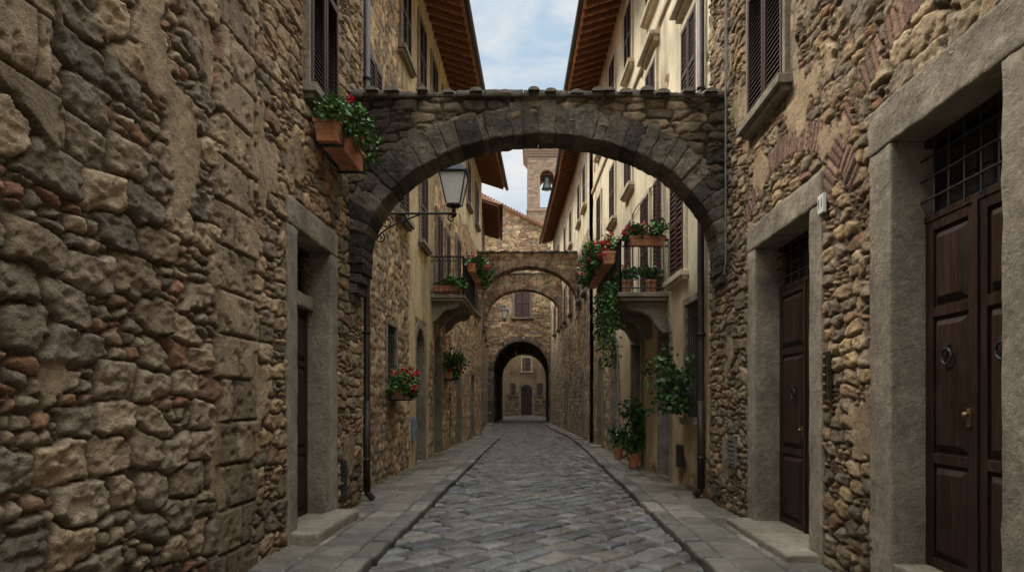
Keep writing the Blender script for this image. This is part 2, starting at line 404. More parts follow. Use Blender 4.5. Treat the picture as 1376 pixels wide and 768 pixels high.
def shutter_leaf(mb,a0,a1,z0,z1,o,m=0,pitch=.06,st=.055):
    mb.box(a0,a0+st,o,o+.04,z0,z1,m); mb.box(a1-st,a1,o,o+.04,z0,z1,m)
    zm=z0+(z1-z0)*.48
    for z in (z0,zm,z1-.08): mb.box(a0+st+.001,a1-st-.001,o+.002,o+.038,z,z+.08,m)
    for (b,t) in ((z0+.08,zm),(zm+.08,z1-.08)):
        n=max(2,int((t-b)/pitch)); p=(t-b)/n
        for i in range(n):
            z=b+i*p
            mb.hexa([(a0+st,o+.036,z),(a1-st,o+.036,z),(a1-st,o+.028,z+.0),(a0+st,o+.028,z),
                     (a0+st,o+.012,z+p*.8),(a1-st,o+.012,z+p*.8),(a1-st,o+.004,z+p*.8),(a0+st,o+.004,z+p*.8)],m)
def window(parent,fr,a0,a1,z0,z1,w=.13,pitch=.08,mat=None,sill=True,o=.03,cornice=False,proud=.05):
    tm=mat or M_TRIM
    tr=MB(fr)
    tr.box(a0-w,a0,-.05,proud,z0,z1,0); tr.box(a1,a1+w,-.05,proud,z0,z1,0); tr.box(a0-w,a1+w,-.05,proud+.003,z1+.002,z1+w,0)
    if sill:
        tr.box(a0-w-.08,a1+w+.08,-.05,proud+.10,z0-.10,z0-.002,0); tr.box(a0-w-.03,a1+w+.03,-.05,proud+.05,z0-.16,z0-.102,0)
    if cornice:
        tr.box(a0-w-.05,a1+w+.05,-.05,proud+.06,z1+w+.12,z1+w+.22,0); tr.box(a0-w-.12,a1+w+.12,-.05,proud+.16,z1+w+.222,z1+w+.30,0)
    tr.out('window_surround',parent,[tm],bevel=.008)
    s=MB(fr); mid=(a0+a1)/2
    s.box(a0,a1,-.04,.008,z0,z1,1)
    shutter_leaf(s,a0+.004,mid-.004,z0+.004,z1-.004,o-.018,0,pitch); shutter_leaf(s,mid+.004,a1-.004,z0+.004,z1-.004,o-.018+random.uniform(0,.012),0,pitch)
    s.out('shutters',parent,[M_SHUT,M_DARK])
def barred_window(parent,fr,a0,a1,z0,z1,w=.12,rec=.2,mat=None,nv=4,nh=5):
    tr=MB(fr)
    tr.box(a0-w,a0,-rec-.1,.04,z0-.0,z1,0); tr.box(a1,a1+w,-rec-.1,.04,z0,z1,0)
    tr.box(a0-w,a1+w,-rec-.1,.043,z1+.002,z1+w,0); tr.box(a0-w-.05,a1+w+.05,-rec-.1,.09,z0-.12,z0-.002,0)
    tr.out('window_surround',parent,[mat or M_TRIM],bevel=.008)
    s=MB(fr); s.box(a0,a1,-rec-.08,-rec-.04,z0,z1,1)
    s.box((a0+a1)/2-.03,(a0+a1)/2+.03,-rec-.04,-rec,z0,z1,0)
    for i in range(1,nv+1):
        x=a0+(a1-a0)*i/(nv+1); s.tube([(x,0,z0),(x,0,z1)],.01,6,2)
    for i in range(1,nh+1):
        z=z0+(z1-z0)*i/(nh+1); s.tube([(a0,.012,z),(a1,.012,z)],.01,6,2)
    s.out('window_bars',parent,[M_SHUT,M_DARK,M_IRON])
def eave(parent,fr,s0,s1,over,zo,slope=.32,inner=3.5,sp=.42):
    mb=MB(fr); zw=zo+over*slope
    n=int((s1-s0)/sp)
    for i in range(n+1):
        a=s0+.05+(s1-s0-.2)*i/n; h=.13; w=.09
        mb.hexa([(a,-.1,zw+.1*slope),(a+w,-.1,zw+.1*slope),(a+w,over,zo),(a,over,zo),
                 (a,-.1,zw+.1*slope+h),(a+w,-.1,zw+.1*slope+h),(a+w,over,zo+h),(a,over,zo+h)],0)
    e=over+.10; zz=zo-.10*slope+.135
    mb.hexa([(s0,-inner,zw+inner*slope+.135),(s1,-inner,zw+inner*slope+.135),(s1,e,zz),(s0,e,zz),
             (s0,-inner,zw+inner*slope+.175),(s1,-inner,zw+inner*slope+.175),(s1,e,zz+.04),(s0,e,zz+.04)],1)
    for q in (.25,.6,.9):
        o=over*q; z=zo+(over-o)*slope+.115
        mb.box(s0,s1,o,o+.03,z,z+.018,0)
    mb.out('eave_rafters',parent,[M_RAFT,M_DECK])
    ns=int((s1-s0)/.03); S=np.linspace(s0,s1,ns); O=np.array([e+.04,e-.35,e-.36,e-.8,e-.81,-1.5,-inner]); 
    A,B=np.meshgrid(S,O); lift=np.array([0,0,.02,.02,.04,.04,.06])[:,None]
    Z=zz+.05+(e-B)*slope+np.abs(np.sin(A*math.pi/.2))*.075+lift+.012*(vn(np.floor(A/.2),B*2,4))
    P=fr.P(A,B,Z); idx=np.arange(A.size).reshape(A.shape)
    f=np.stack([idx[:-1,:-1],idx[:-1,1:],idx[1:,1:],idx[1:,:-1]],-1).reshape(-1,4)
    mesh_obj('roof_tiles',P.reshape(-1,3),f,parent,[M_TILE],None,True)
    g=MB(fr); g.tube([(s0-.05,e+.06,zz-.02),(s1+.05,e+.06,zz-.04)],.075,10,0)
    g.out('gutter',parent,[M_PIPE],smooth=True)
    return zw
def mass(parent,fr,s0,s1,z1,o0=-.5,o1=-5.,z0=0):
    mb=MB(fr); mb.box(s0,s1,o1,o0,z0,z1,0); mb.out('backing_mass',parent,[M_MASS])  # unseen solid block added behind the facade so light doesn't leak

# ------------------------------------------------------------ plants
GREENS=np.array([(.05,.12,.022),(.07,.16,.032),(.032,.08,.018),(.10,.20,.04),(.055,.11,.028)])
def leaf_mesh(name,parent,C,size,flow=None,fcol=(.62,.02,.03),seed=0,droop=.3,mul=1.):
    r=np.random.RandomState(seed); n=len(C)
    d=r.normal(size=(n,3)); d[:,2]=d[:,2]*.6-droop*.3; d/=np.linalg.norm(d,axis=1)[:,None]
    u=r.normal(size=(n,3)); u-= (u*d).sum(1)[:,None]*d; u/=np.linalg.norm(u,axis=1)[:,None]
    w=np.cross(d,u); s=size*r.uniform(.6,1.3,n)[:,None]
    V=np.stack([C,C+d*s*.35+u*s*.42+w*s*.1,C+d*s*.8+u*s*.3,C+d*s,C+d*s*.8-u*s*.3,C+d*s*.35-u*s*.42+w*s*.1],1).reshape(-1,3)
    b=np.arange(n)*6
    F=np.concatenate([np.stack([b,b+1,b+2,b+3],1),np.stack([b,b+3,b+4,b+5],1)])
    cl=GREENS[r.randint(0,len(GREENS),n)]*r.uniform(.65,1.4,n)[:,None]*mul
    cl=np.repeat(cl,6,0)
    if flow is not None and len(flow):
        k=16; m=len(flow)*k
        c=np.repeat(flow,k,0)+r.normal(size=(m,3))*size*.42
        d=r.normal(size=(m,3)); d/=np.linalg.norm(d,axis=1)[:,None]; u=np.cross(d,r.normal(size=(m,3))); u/=np.linalg.norm(u,axis=1)[:,None]
        q=size*.36
        V2=np.stack([c-d*q-u*q*.3,c+u*q,c+d*q+u*q*.2,c-u*q],1).reshape(-1,3)
        b2=len(V)+np.arange(m)*4; F=np.concatenate([F,np.stack([b2,b2+1,b2+2,b2+3],1)])
        fc=np.repeat(np.array(fcol)[None]*r.uniform(.6,1.3,m)[:,None],4,0)
        V=np.concatenate([V,V2]); cl=np.concatenate([cl,fc])
    return mesh_obj(name,V,F.astype(np.int32),parent,[M_LEAF],None,False,np.clip(cl,0,.9))
def stems(mb,fr,a0,a1,o0,o1,z,h,n,r,m):
    for i in range(n):
        a=r.uniform(a0,a1);o=r.uniform(o0,o1)
        mb.tube([(a,o,z),(a+r.normal()*.04,o+r.normal()*.04,z+h*.5),(a+r.normal()*.08,o+r.normal()*.08,z+h)],.006,4,m)
def flower_box(fr,a0,a1,o0,o1,z0,z1,nl=600,nf=14,size=.055,up=.2,down=.2,spread=.12,seed=1,trail=1.,name='flower_box',bracket=True):
    e=empty(name); r=np.random.RandomState(seed)
    mb=MB(fr); k=.025
    mb.hexa([(a0+k,o0+k,z0),(a1-k,o0+k,z0),(a1-k,o1-k,z0),(a0+k,o1-k,z0),(a0,o0,z1-.04),(a1,o0,z1-.04),(a1,o1,z1-.04),(a0,o1,z1-.04)],0)
    g=.012
    mb.box(a0-g,a1+g,o1-.015,o1+g,z1-.04,z1,0); mb.box(a0-g,a1+g,o0-g,o0+.015,z1-.04,z1,0)
    mb.box(a0-g,a0+.015,o0+.016,o1-.016,z1-.04,z1,0); mb.box(a1-.015,a1+g,o0+.016,o1-.016,z1-.04,z1,0)
    mb.box(a0+.02,a1-.02,o0+.02,o1-.02,z1-.039,z1-.015,1)
    if bracket:
        for a in (a0+.12*(a1-a0),a1-.12*(a1-a0)):
            mb.box(a-.012,a+.012,min(o0,0.)-.0,o1+.02,z0-.03,z0-.004,2)
            mb.box(a-.012,a+.012,o1+.012,o1+.024,z0-.03,z1-.03,2)
    stems(mb,fr,a0,a1,o0,o1,z1-.03,up*.7,20,r,3)
    mb.out('trough',e,[M_TERRA,M_SOIL,M_IRON,M_LEAF2],bevel=.004)
    nc=max(6,int((a1-a0)*9)); pts=[]
    for i in range(nc):
        ca=r.uniform(a0-spread*.4,a1+spread*.4); co=r.uniform(o0,o1+spread*.7); cz=z1+r.uniform(.0,up)
        m=nl//nc; q=r.normal(size=(m,3))*np.array([spread*.55,spread*.5,up*.28])
        pts.append(np.stack([ca+q[:,0],co+q[:,1],cz+q[:,2]],1))
    nt_=int(nc*.6*trail)
    for i in range(nt_):
        ca=r.uniform(a0-.02,a1+.02); L=down*r.uniform(.4,1.1); m=int(nl/nc*.6)
        t=r.uniform(0,1,m); pts.append(np.stack([ca+r.normal(size=m)*.035,o1+.04+r.normal(size=m)*.035,z1+.03-t*L],1))
    A=np.concatenate(pts); fl=None
    if nf:
        fa=r.uniform(a0-spread*.4,a1+spread*.4,nf); fo=r.uniform(o0,o1+spread,nf); fz=z1+r.uniform(-down*.3*trail,up*1.35,nf)
        fl=fr.P(fa,fo,fz)
    leaf_mesh('geranium_foliage',e,fr.P(A[:,0],A[:,1],A[:,2]),size,fl,seed=seed)
    return e
def potted(fr,a,o,z,r0=.13,h=.26,ph=.4,pr=.2,nl=350,nf=0,size=.06,seed=3,name='potted_plant',mul=1.):
    e=empty(name); mb=MB(fr); r=np.random.RandomState(seed)
    mb.lathe((a,o,z),[(r0*.68,0),(r0*.95,h*.82),(r0*1.1,h*.83),(r0*1.1,h),(r0*.92,h),(r0*.9,h*.9)],16,0)
    stems(mb,fr,a-r0*.4,a+r0*.4,o-r0*.4,o+r0*.4,z+h*.85,ph*.8,8,r,1)
    mb.out('pot',e,[M_TERRA,M_LEAF2],smooth=False)
    pts=[]
    for i in range(9):
        c=np.array([a,o,z+h+ph*r.uniform(.15,.95)])+r.normal(size=3)*np.array([pr*.5,pr*.5,0])
        pts.append(c+r.normal(size=(nl//9,3))*np.array([pr*.35,pr*.35,ph*.12]))
    A=np.concatenate(pts)
    fl=fr.P(a+r.normal(size=nf)*pr*.6,o+r.normal(size=nf)*pr*.6,z+h+r.uniform(.3,1.1,nf)*ph) if nf else None
    leaf_mesh('foliage',e,fr.P(A[:,0],A[:,1],A[:,2]),size,fl,seed=seed+1,mul=mul)
def balcony(parent,fr,a0,a1,proj,z,rail=1.0,th=.16,brk=.5,mat=None):
    mb=MB(fr)
    mb.box(a0,a1,-.1,proj,z-th*.55,z,0); mb.box(a0+.04,a1-.04,-.1,proj-.05,z-th,z-th*.55-.002,0)
    for a in (a0+.18,a1-.34,(a0+a1)/2-.08):
        prof=[(0,0),(proj*.82,0),(proj*.84,-.10),(proj*.7,-.18),(proj*.5,-.20),(proj*.36,-.28),(proj*.24,-brk*.8),(proj*.1,-brk),(0,-brk)]
        n=len(prof); P=[]
        for w in (a,a+.17):
            for o,dz in prof: P.append((w,o-.02,z-th-.002+dz))
        F=[tuple(range(n))[::-1],tuple(n+i for i in range(n))]+[(i,(i+1)%n,n+(i+1)%n,n+i) for i in range(n)]
        mb.add(mb.L(P),F,0)
    mb.out('balcony_slab',parent,[mat or M_TRIM],bevel=.012)
    r=MB(fr); zt=z+rail; e=proj-.05
    path=[(a0+.04,0,0),(a0+.04,e,0),(a1-.04,e,0),(a1-.04,0,0)]
    for zz,rr in ((zt,.02),(zt-.13,.012),(z+.08,.014)):
        for i in range(3):
            p,q=path[i],path[i+1]; r.tube([(p[0],p[1],zz),(q[0],q[1],zz)],rr,6,0)
    for i in range(3):
        p,q=np.array(path[i]),np.array(path[i+1]); L=np.linalg.norm(q-p); n=max(2,int(L/.115))
        for j in range(n+1):
            c=p+(q-p)*j/n
            r.tube([(c[0],c[1],z+.0),(c[0],c[1],zt)],.018 if j in(0,n) else .010,5,0)
            if j<n:
                cc=p+(q-p)*(j+.5)/n; d=(q-p)/L
                pts=[tuple(cc+d*.045*math.cos(t)+np.array([0,0,zt-.065+.045*math.sin(t)])) for t in np.linspace(0,2*math.pi,9)]
                r.tube(pts,.007,4,0,cap=False)
    r.out('balcony_railing',parent,[M_IRON])
def downpipe(fr,s,o,z0,z1,r=.05,name='downpipe',mat=None,kick=True):
    mb=MB(fr); pts=[(s,o,z1),(s,o,z0+.25)]
    if kick: pts+=[(s,o+.01,z0+.12),(s,o+.10,z0+.03)]
    mb.tube(pts,r,12,0)
    z=z0+.6
    while z<z1:
        mb.tube([(s,o,z),(s,o,z+.05)],r*1.18,12,0); mb.box(s-.015,s+.015,-.02,o,z,z+.03,0); z+=1.9
    mb.tube([(s,o,z0+.15),(s,o,z0+1.5)],r*1.12,12,0)
    mb.out(name,None,[mat or M_PIPE],smooth=True)
def lantern(fr,a,o,z,h=.8,arm_z=None,name='wall_lantern',wall_o=0.):
    e=empty(name); az=z; mb=MB(fr)
    mb.tube([(a,wall_o-.02,az),(a,o+.02,az)],.020,8,0)
    mb.box(a-.035,a+.035,wall_o-.01,wall_o+.025,az-.55,az+.15,0)
    L=o-wall_o
    S=[(a,wall_o+.02,az-.50)]+[(a,wall_o+L*(.03+.55*t),az-.50+.48*t**.55) for t in np.linspace(.08,1,12)]
    mb.tube(S,.015,6,0)
    def spiral(co,cz,r0,turns,ph,sg=1):
        pts=[]
        for i in range(26):
            t=i/25; r=r0*(1-.8*t); q=ph+sg*turns*2*math.pi*t
            pts.append((a,co+r*math.cos(q),cz+r*math.sin(q)))
        mb.tube(pts,.012,5,0)
    spiral(wall_o+L*.17,az-.15,.13,1.5,0.5); spiral(wall_o+L*.37,az-.10,.085,1.4,2.5,-1); spiral(wall_o+.12,az-.43,.10,1.4,1.5,-1)
    spiral(wall_o+L*.97,az-.085,.07,1.2,1.57)
    s=h/.8
    mb.lathe((a,o,az),[(.02*s,-.05*s),(.05*s,-.01*s),(.03*s,.02*s),(.025*s,.07*s),(.07*s,.09*s),(.105*s,.10*s),(.105*s,.125*s)],12,0)
    zb=.125*s; zt=.55*s; rb=.105*s; rt=.185*s; q=math.sqrt(2)
    for (sx,sy) in ((1,1),(1,-1),(-1,1),(-1,-1)):
        mb.tube([(a+sx*rb*.95,o+sy*rb*.95,az+zb),(a+sx*rt,o+sy*rt,az+zt)],.011*s,5,0)
    mb.lathe((a,o,az),[(rt*q*1.07,zt-.015),(rt*q*1.12,zt+.015*s),(rt*q*1.0,zt+.03*s),(rt*q*.82,zt+.075*s),(rt*q*.5,zt+.15*s),(rt*q*.36,zt+.18*s)],4,0,rot=math.pi/4)
    mb.lathe((a,o,az),[(.085*s,zt+.165*s),(.085*s,zt+.20*s),(.06*s,zt+.235*s),(.025*s,zt+.255*s),(.012*s,zt+.28*s),(.022*s,zt+.30*s),(.003,zt+.335*s)],12,0)
    mb.out('iron_bracket_and_frame',e,[M_IRON])
    g=MB(fr); g.lathe((a,o,az),[(rb*q*.93,zb+.003),(rt*q*.96,zt-.018)],4,0,rot=math.pi/4); g.out('lantern_glass',e,[M_GLASS])
    return e

# ============================================================ GROUND
mesh_obj('ground',[(-90,-40,-.03),(90,-40,-.03),(90,140,-.03),(-90,140,-.03)],[(0,1,2,3)],None,[M_GRND])
def kl(y): return np.interp(y,[0,22,29,35,42,50,56,84],[-1.55,-1.55,-1.52,-2.2,-2.75,-3.05,-3.1,-3.1])
def kr(y): return np.interp(y,[0,22,29,38,46,50,56,84],[1.57,1.57,1.50,.95,.6,.75,.85,.85])
def roadfn(X,Y):
    wx=X+.06*(fbm(X*2,Y*2,5,2)-.5); wy=Y+.06*(fbm(X*2,Y*2,6,2)-.5)
    c=math.cos(math.radians(48)); s=math.sin(math.radians(48))
    A=wx*c+wy*s; B=-wx*s+wy*c
    e,ci,ri,du,dv=bricks(A,B,.50,.31,8,.5)
    e=e+.012*(fbm(X*20,Y*20,7,3)-.5)
    h1=hsh(ci,ri,41);h2=hsh(ci,ri,42);h3=hsh(ci,ri,43);h4=hsh(ci,ri,44)
    m=sm(e,.006,.026); dome=sm(e,0,.10)
    z=-.038*(1-m)+.018*dome+.014*(h1-.5)+.045*du*(h2-.5)+.034*dv*(h3-.5)+.018*(fbm(X*5,Y*5,9,4)-.5)+.009*(fbm(X*16,Y*16,39,3)-.5)
    base=np.array([(.132,.118,.099)])
    col=base*(.6+.75*h4)[...,None]*(1+np.array([.10,0,-.12])*(h3-.4)[...,None]*2)
    col=col*(.55+.9*fbm(X*3,Y*3,19,5))[...,None]
    g=np.array([.022,.019,.014])
    return z,mix(np.broadcast_to(g,col.shape),col,sm(e,.008,.022))
ya=[1.0]
while ya[-1]<84: ya.append(ya[-1]+max(.016,.0014*ya[-1]) if ya[-1]>5 else ya[-1]+.05)
ya=np.array(ya); T=np.linspace(0,1,190); Y,TT=np.meshgrid(ya,T,indexing='ij')
X0=kl(Y)-.05; X1=kr(Y)+.05; X=X0+(X1-X0)*TT
z,c=roadfn(X,Y); P=np.stack([X,Y,z+.02],-1); idx=np.arange(Y.size).reshape(Y.shape)
f=np.stack([idx[:-1,:-1],idx[:-1,1:],idx[1:,1:],idx[1:,:-1]],-1).reshape(-1,4)
mesh_obj('paved_road',P.reshape(-1,3),f,None,[M_ROAD],None,True,c.reshape(-1,3))

def walk(name,kf,wf,sg):
    ys=[1.0]
    while ys[-1]<49.9: ys.append(ys[-1]+max(.020,.0018*ys[-1]) if ys[-1]>5 else ys[-1]+.05)
    ys=np.array(ys)
    us=np.concatenate([[0,0.0001,.004,.012,.025],np.linspace(.045,1,64)])
    zs=np.concatenate([[-.06,-.0,.085,.108,.116],np.full(64,.12)])
    Y,U=np.meshgrid(ys,us,indexing='ij')
    K=kf(Y);W=wf(Y); wid=np.abs(W-K); X=K+(W-K)*U
    D=wid*U
    kerbw=.24
    ek,ck,rk,duk,dvk=bricks(Y,np.full(Y.shape,.5),.95,1.0,61,.4)
    lk=.95*(.5-np.abs(duk)) 
    e1=np.minimum(lk,np.abs(kerbw-D))
    e2,c2,r2,du2,dv2=bricks(Y+.05*(fbm(X*3,Y*3,3,2)-.5),D-kerbw+.03*(fbm(X*2,Y*2,4,2)-.5),.55,.42,71 if sg<0 else 75,.5)
    kb=D<kerbw
    e=np.where(kb,e1,np.minimum(e2,np.abs(D-kerbw))); ci=np.where(kb,ck,c2); ri=np.where(kb,99,r2)
    e=e+.010*(fbm(X*22,Y*22,17,3)-.5)
    h1=hsh(ci,ri,141);h2=hsh(ci,ri,142);h4=hsh(ci,ri,144)
    m=sm(e,.002,.020)
    z=zs[None,:]-.026*(1-m)*(U>.003)+(.022*(h1-.5)+.03*(du2*(h2-.5))*(~kb)+.014*(fbm(X*5,Y*5,29,4)-.5)+.008*(fbm(X*16,Y*16,39,3)-.5))*(U>.003)
    X=X+sg*(-.02)*(fbm(Y*2.5,Y*0,33,3)-.5)*(1-U)*2
    col=np.array([.168,.142,.106])*(.6+.75*h4)[...,None]*(.55+.9*fbm(X*3,Y*3,19,5))[...,None]
    col=mix(np.broadcast_to(np.array([.033,.028,.02]),col.shape),col,sm(e,.003,.017))
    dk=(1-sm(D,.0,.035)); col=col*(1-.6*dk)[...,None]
    gm=sm(fbm(X*2.5,Y*2.5,55,4),.54,.68)*sm(U,.5,1.)
    col=mix(col,np.broadcast_to(np.array([.07,.075,.038]),col.shape),gm*.6)
    P=np.stack([X,Y,z+.0],-1); idx=np.arange(Y.size).reshape(Y.shape)
    f=np.stack([idx[:-1,:-1],idx[:-1,1:],idx[1:,1:],idx[1:,:-1]],-1).reshape(-1,4)
    mesh_obj(name,P.reshape(-1,3),f,None,[M_WALK],None,True,col.reshape(-1,3))
walk('sidewalk',kl,lambda y:np.interp(y,[0,10.05,10.15,22,31,50],[-2.7,-2.7,-3.0,-2.95,-2.75,-3.7]),-1)
walk('sidewalk',kr,lambda y:np.interp(y,[0,10.3,25,31,45,50],[2.78,2.78,2.25,1.98,1.3,1.3]),1)

# ============================================================ LEFT 1 : near rubble stone house
FL1=Fr((-2.6,0,0),(0,1,0),(1,0,0)); FR1=Fr((2.65,0,0),(0,1,0),(-1,0,0))
def geo_arr(a,b,d0,k):
    r=[a]
    while r[-1]<b: r.append(r[-1]+d0+k*(r[-1]-a))
    r[-1]=b; return np.array(r)
def f_L1(S,Z):
    dA,cA=rubble(S,Z,.40,.23,.050,PAL_GREY,101,small=.25,rough=.030,tilt=.035,brick=.12,gap=1.3)
    dB,cB=rubble(S,Z,.30,.165,.042,PAL_WARM,131,small=.30,rough=.021,tilt=.025,brick=.08,gap=1.15)
    m=sm(S+.25*(fbm(Z*2,S*2,7,3)-.5),6.0,6.35)
    d=dA*(1-m)+dB*m; c=mix(cA*1.12,cB*1.0,m)
    n=fbm(S*1.6,Z*1.2,15,5)
    pm=sm(n+.26*sm(Z,3.0,3.9)*sm(S,4.3,4.6)*(1-sm(S,5.35,5.5)),.66,.70)
    dp=.040+.030*(fbm(S*4,Z*4,25,5)-.5)+.014*(fbm(S*18,Z*18,26,3)-.5)
    cp=np.array([.31,.245,.165])*(.55+.85*fbm(S*4,Z*3,27,5))[...,None]*WARM
    d=d*(1-pm)+dp*pm; c=mix(c,cp,pm)
    for (y0,y1,k) in ((5.50,6.18,201),(2.2,3.62,230)):
        if k==230: am=(S<3.62+.05*np.sign(np.sin(Z*8.7)))&(Z>2.95+.5*(3.62-S))
        else: am=(S>y0+.05*np.sign(np.sin(Z*8.7)))&(S<y1+.06*np.sign(np.sin(Z*8.7+1.)))
        e,ci,ri,du,dv=bricks(S+.3,Z,.68 if k==201 else .6,.36,k,.3)
        e=e+.014*(fbm(S*16,Z*16,5,3)-.5)
        ea=sm(e,.001,.020); h=hsh(ci,ri,k+2)
        da=.056+.022*h-.036*(1-ea)+.020*(fbm(S*5,Z*5,k+5,5)-.5)-.020*sm(fbm(S*12,Z*12,k+6,3),.56,.75)
        ca=np.array([.27,.22,.155])*(.65+.6*h)[...,None]*(.6+.8*fbm(S*5,Z*5,k+9,5))[...,None]*WARM
        ca=mix(ca*.4,ca,ea)
        d=np.where(am,da,d); c=np.where(am[...,None],ca,c)
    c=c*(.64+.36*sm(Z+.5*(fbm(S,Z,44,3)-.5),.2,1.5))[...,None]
    return d,c
h1=empty('stone_house')
hl=[('rect',7.3,8.5,.0,3.45)]
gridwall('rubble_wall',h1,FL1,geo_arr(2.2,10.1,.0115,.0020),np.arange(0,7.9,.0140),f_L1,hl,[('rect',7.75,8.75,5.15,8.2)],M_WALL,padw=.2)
gridwall('rubble_wall_rear',h1,FL1,np.arange(-4,2.21,.06),np.arange(0,9.6,.06),f_L1,(),(),M_WALL)
gridwall('rubble_wall_top',h1,FL1,np.arange(2.2,10.11,.06),np.arange(7.85,9.6,.06),f_L1,(),(),M_WALL)
mass(h1,FL1,-4,10.08,9.5)
rect_door('d',h1,FL1,7.3,8.5,.22,2.73,3.45,w=.28,rec=.26,leaves=1,near=True,rail=.16,steph=.24,grid=(4,3))
window(h1,FL1,7.75,8.75,5.18,8.0,w=.05,pitch=.055,proud=.05,o=.045)
vt=MB(FL1); vt.box(8.95,9.2,.03,.055,.35,.82,0)
for i in range(7): vt.box(8.97,9.18,.055,.07,.39+i*.06,.415+i*.06,0)
vt.out('wall_vent',None,[M_IRON])
flower_box(FL1,7.75,8.95,.08,.36,4.58,4.82,nl=1900,nf=20,size=.052,up=.20,down=.14,spread=.16,seed=5,trail=.6)

# ============================================================ RIGHT 1 : near stone house
def f_R1(S,Z):
    dA,cA=rubble(S,Z,.26,.125,.038,PAL_WARM,301,small=.25,rough=.020,tilt=.022,brick=.10,gap=1.15)
    dB,cB=rubble(S,Z,.36,.20,.044,PAL_GREY,331,small=.30,rough=.024,tilt=.028,brick=.08,gap=1.25)
    q=sm(fbm(S*.8,Z*.8,77,3),.45,.54)
    d=dA*(1-q)+dB*q; c=mix(cA,cB*1.05,q)
    for (c0,z0,R,w) in ((7.3,2.2,1.95,.28),(4.4,2.3,2.0,.30)):
        rr=np.hypot(S-c0,Z-z0); t=np.arctan2(Z-z0,S-c0)
        am=(rr>R)&(rr<R+w)&(t>.55)&(t<2.6)
        u=t*R; ci=np.floor(u/.075); e=np.minimum(np.mod(u,.075),.075-np.mod(u,.075))
        e=np.minimum(e,np.minimum(rr-R,R+w-rr)); h=hsh(ci,ci*0+int(c0*3),9)
        ea=sm(e,.003,.012)
        cb=pick(BRICK,h)*(.6+.6*hsh(ci,ci*0,12))[...,None]
        cb=mix(np.broadcast_to(np.array([.20,.16,.115]),cb.shape),cb,ea)
        wn=am&(fbm(S*2,Z*2,88,3)<.60)
        d=np.where(wn,.026*ea+.012*h+.01*(fbm(S*9,Z*9,3,3)-.5),d); c=np.where(wn[...,None],cb,c)
    pm=sm(fbm(S*1.5,Z*1.3,415,5)+.04*sm(Z,2.5,4),.69,.73)
    dp=.034+.028*(fbm(S*4,Z*4,425,5)-.5)+.012*(fbm(S*18,Z*18,426,3)-.5); cp=np.array([.32,.255,.175])*(.6+.8*fbm(S*4,Z*3,427,5))[...,None]*WARM
    d=d*(1-pm)+dp*pm; c=mix(c,cp,pm)
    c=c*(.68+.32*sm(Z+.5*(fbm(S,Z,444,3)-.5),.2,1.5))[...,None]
    return d,c
h2=empty('stone_house')
hr=[('rect',6.5,8.1,.0,3.42),('rect',3.81,5.0,.0,3.5)]
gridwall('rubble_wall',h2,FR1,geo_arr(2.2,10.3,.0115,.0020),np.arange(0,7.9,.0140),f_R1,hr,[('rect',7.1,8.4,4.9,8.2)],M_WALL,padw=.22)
gridwall('rubble_wall_rear',h2,FR1,np.arange(-4,2.21,.06),np.arange(0,9.6,.06),f_R1,(),(),M_WALL)
gridwall('rubble_wall_top',h2,FR1,np.arange(2.2,10.31,.06),np.arange(7.85,9.6,.06),f_R1,(),(),M_WALL)
mass(h2,FR1,-4,10.28,9.5)
rect_door('d',h2,FR1,6.5,8.1,.20,2.9,3.42,w=.28,rec=.26,near=True,rail=.0,steph=.2,grid=(6,3))
rect_door('d',h2,FR1,3.81,5.0,.42,2.9,3.5,w=.32,rec=.22,near=True,rail=.0,steph=.4,step=False,grid=(6,3))
window(h2,FR1,7.20,8.35,5.0,8.0,w=.08,pitch=.055,proud=.055,o=.04)
vt=MB(FR1); vt.box(8.9,9.25,.03,.055,.75,1.15,0)
for i in range(6): vt.box(8.93,9.22,.055,.07,.79+i*.06,.815+i*.06,0)
vt.out('wall_vent',None,[M_ZINC])
hn=empty('house_number_sign'); mb=MB(FR1); mb.box(6.13,6.25,.04,.072,3.31,3.48,0); mb.out('tile',hn,[M_WHITE],bevel=.004)
cu=bpy.data.curves.new('number','FONT'); cu.body='11'; cu.size=.12; cu.align_x='CENTER'; cu.align_y='CENTER'; cu.extrude=.001
to=bpy.data.objects.new('number',cu); cu.materials.append(M_BLUE); link(to,hn)
to.matrix_world=Matrix(((0,0,-1,2.65-.074),(-1,0,0,6.19),(0,1,0,3.395),(0,0,0,1)))
db=MB(FR1); db.box(6.02,6.13,.04,.075,1.62,2.05,0)
for i in range(5): db.lathe((6.075,.085,1.68+i*.08),[(.0,-.015),(.014,-.01),(.016,0),(.014,.01),(0,.015)],8,1)
db.out('doorbell_panel',None,[M_PIPE,M_BRASS],bevel=.004)
cb=MB(FR1); cb.tube([(9.28,.07,9.),(9.28,.07,3.5),(9.3,.08,3.36),(9.9,.08,3.3),(9.9,.08,3.12),(9.9,.05,2.9)],.014,8,0)
cb.tube([(9.22,.07,9.),(9.22,.07,5.95)],.009,6,0)
cb.out('cable_conduit',None,[M_ZINC])

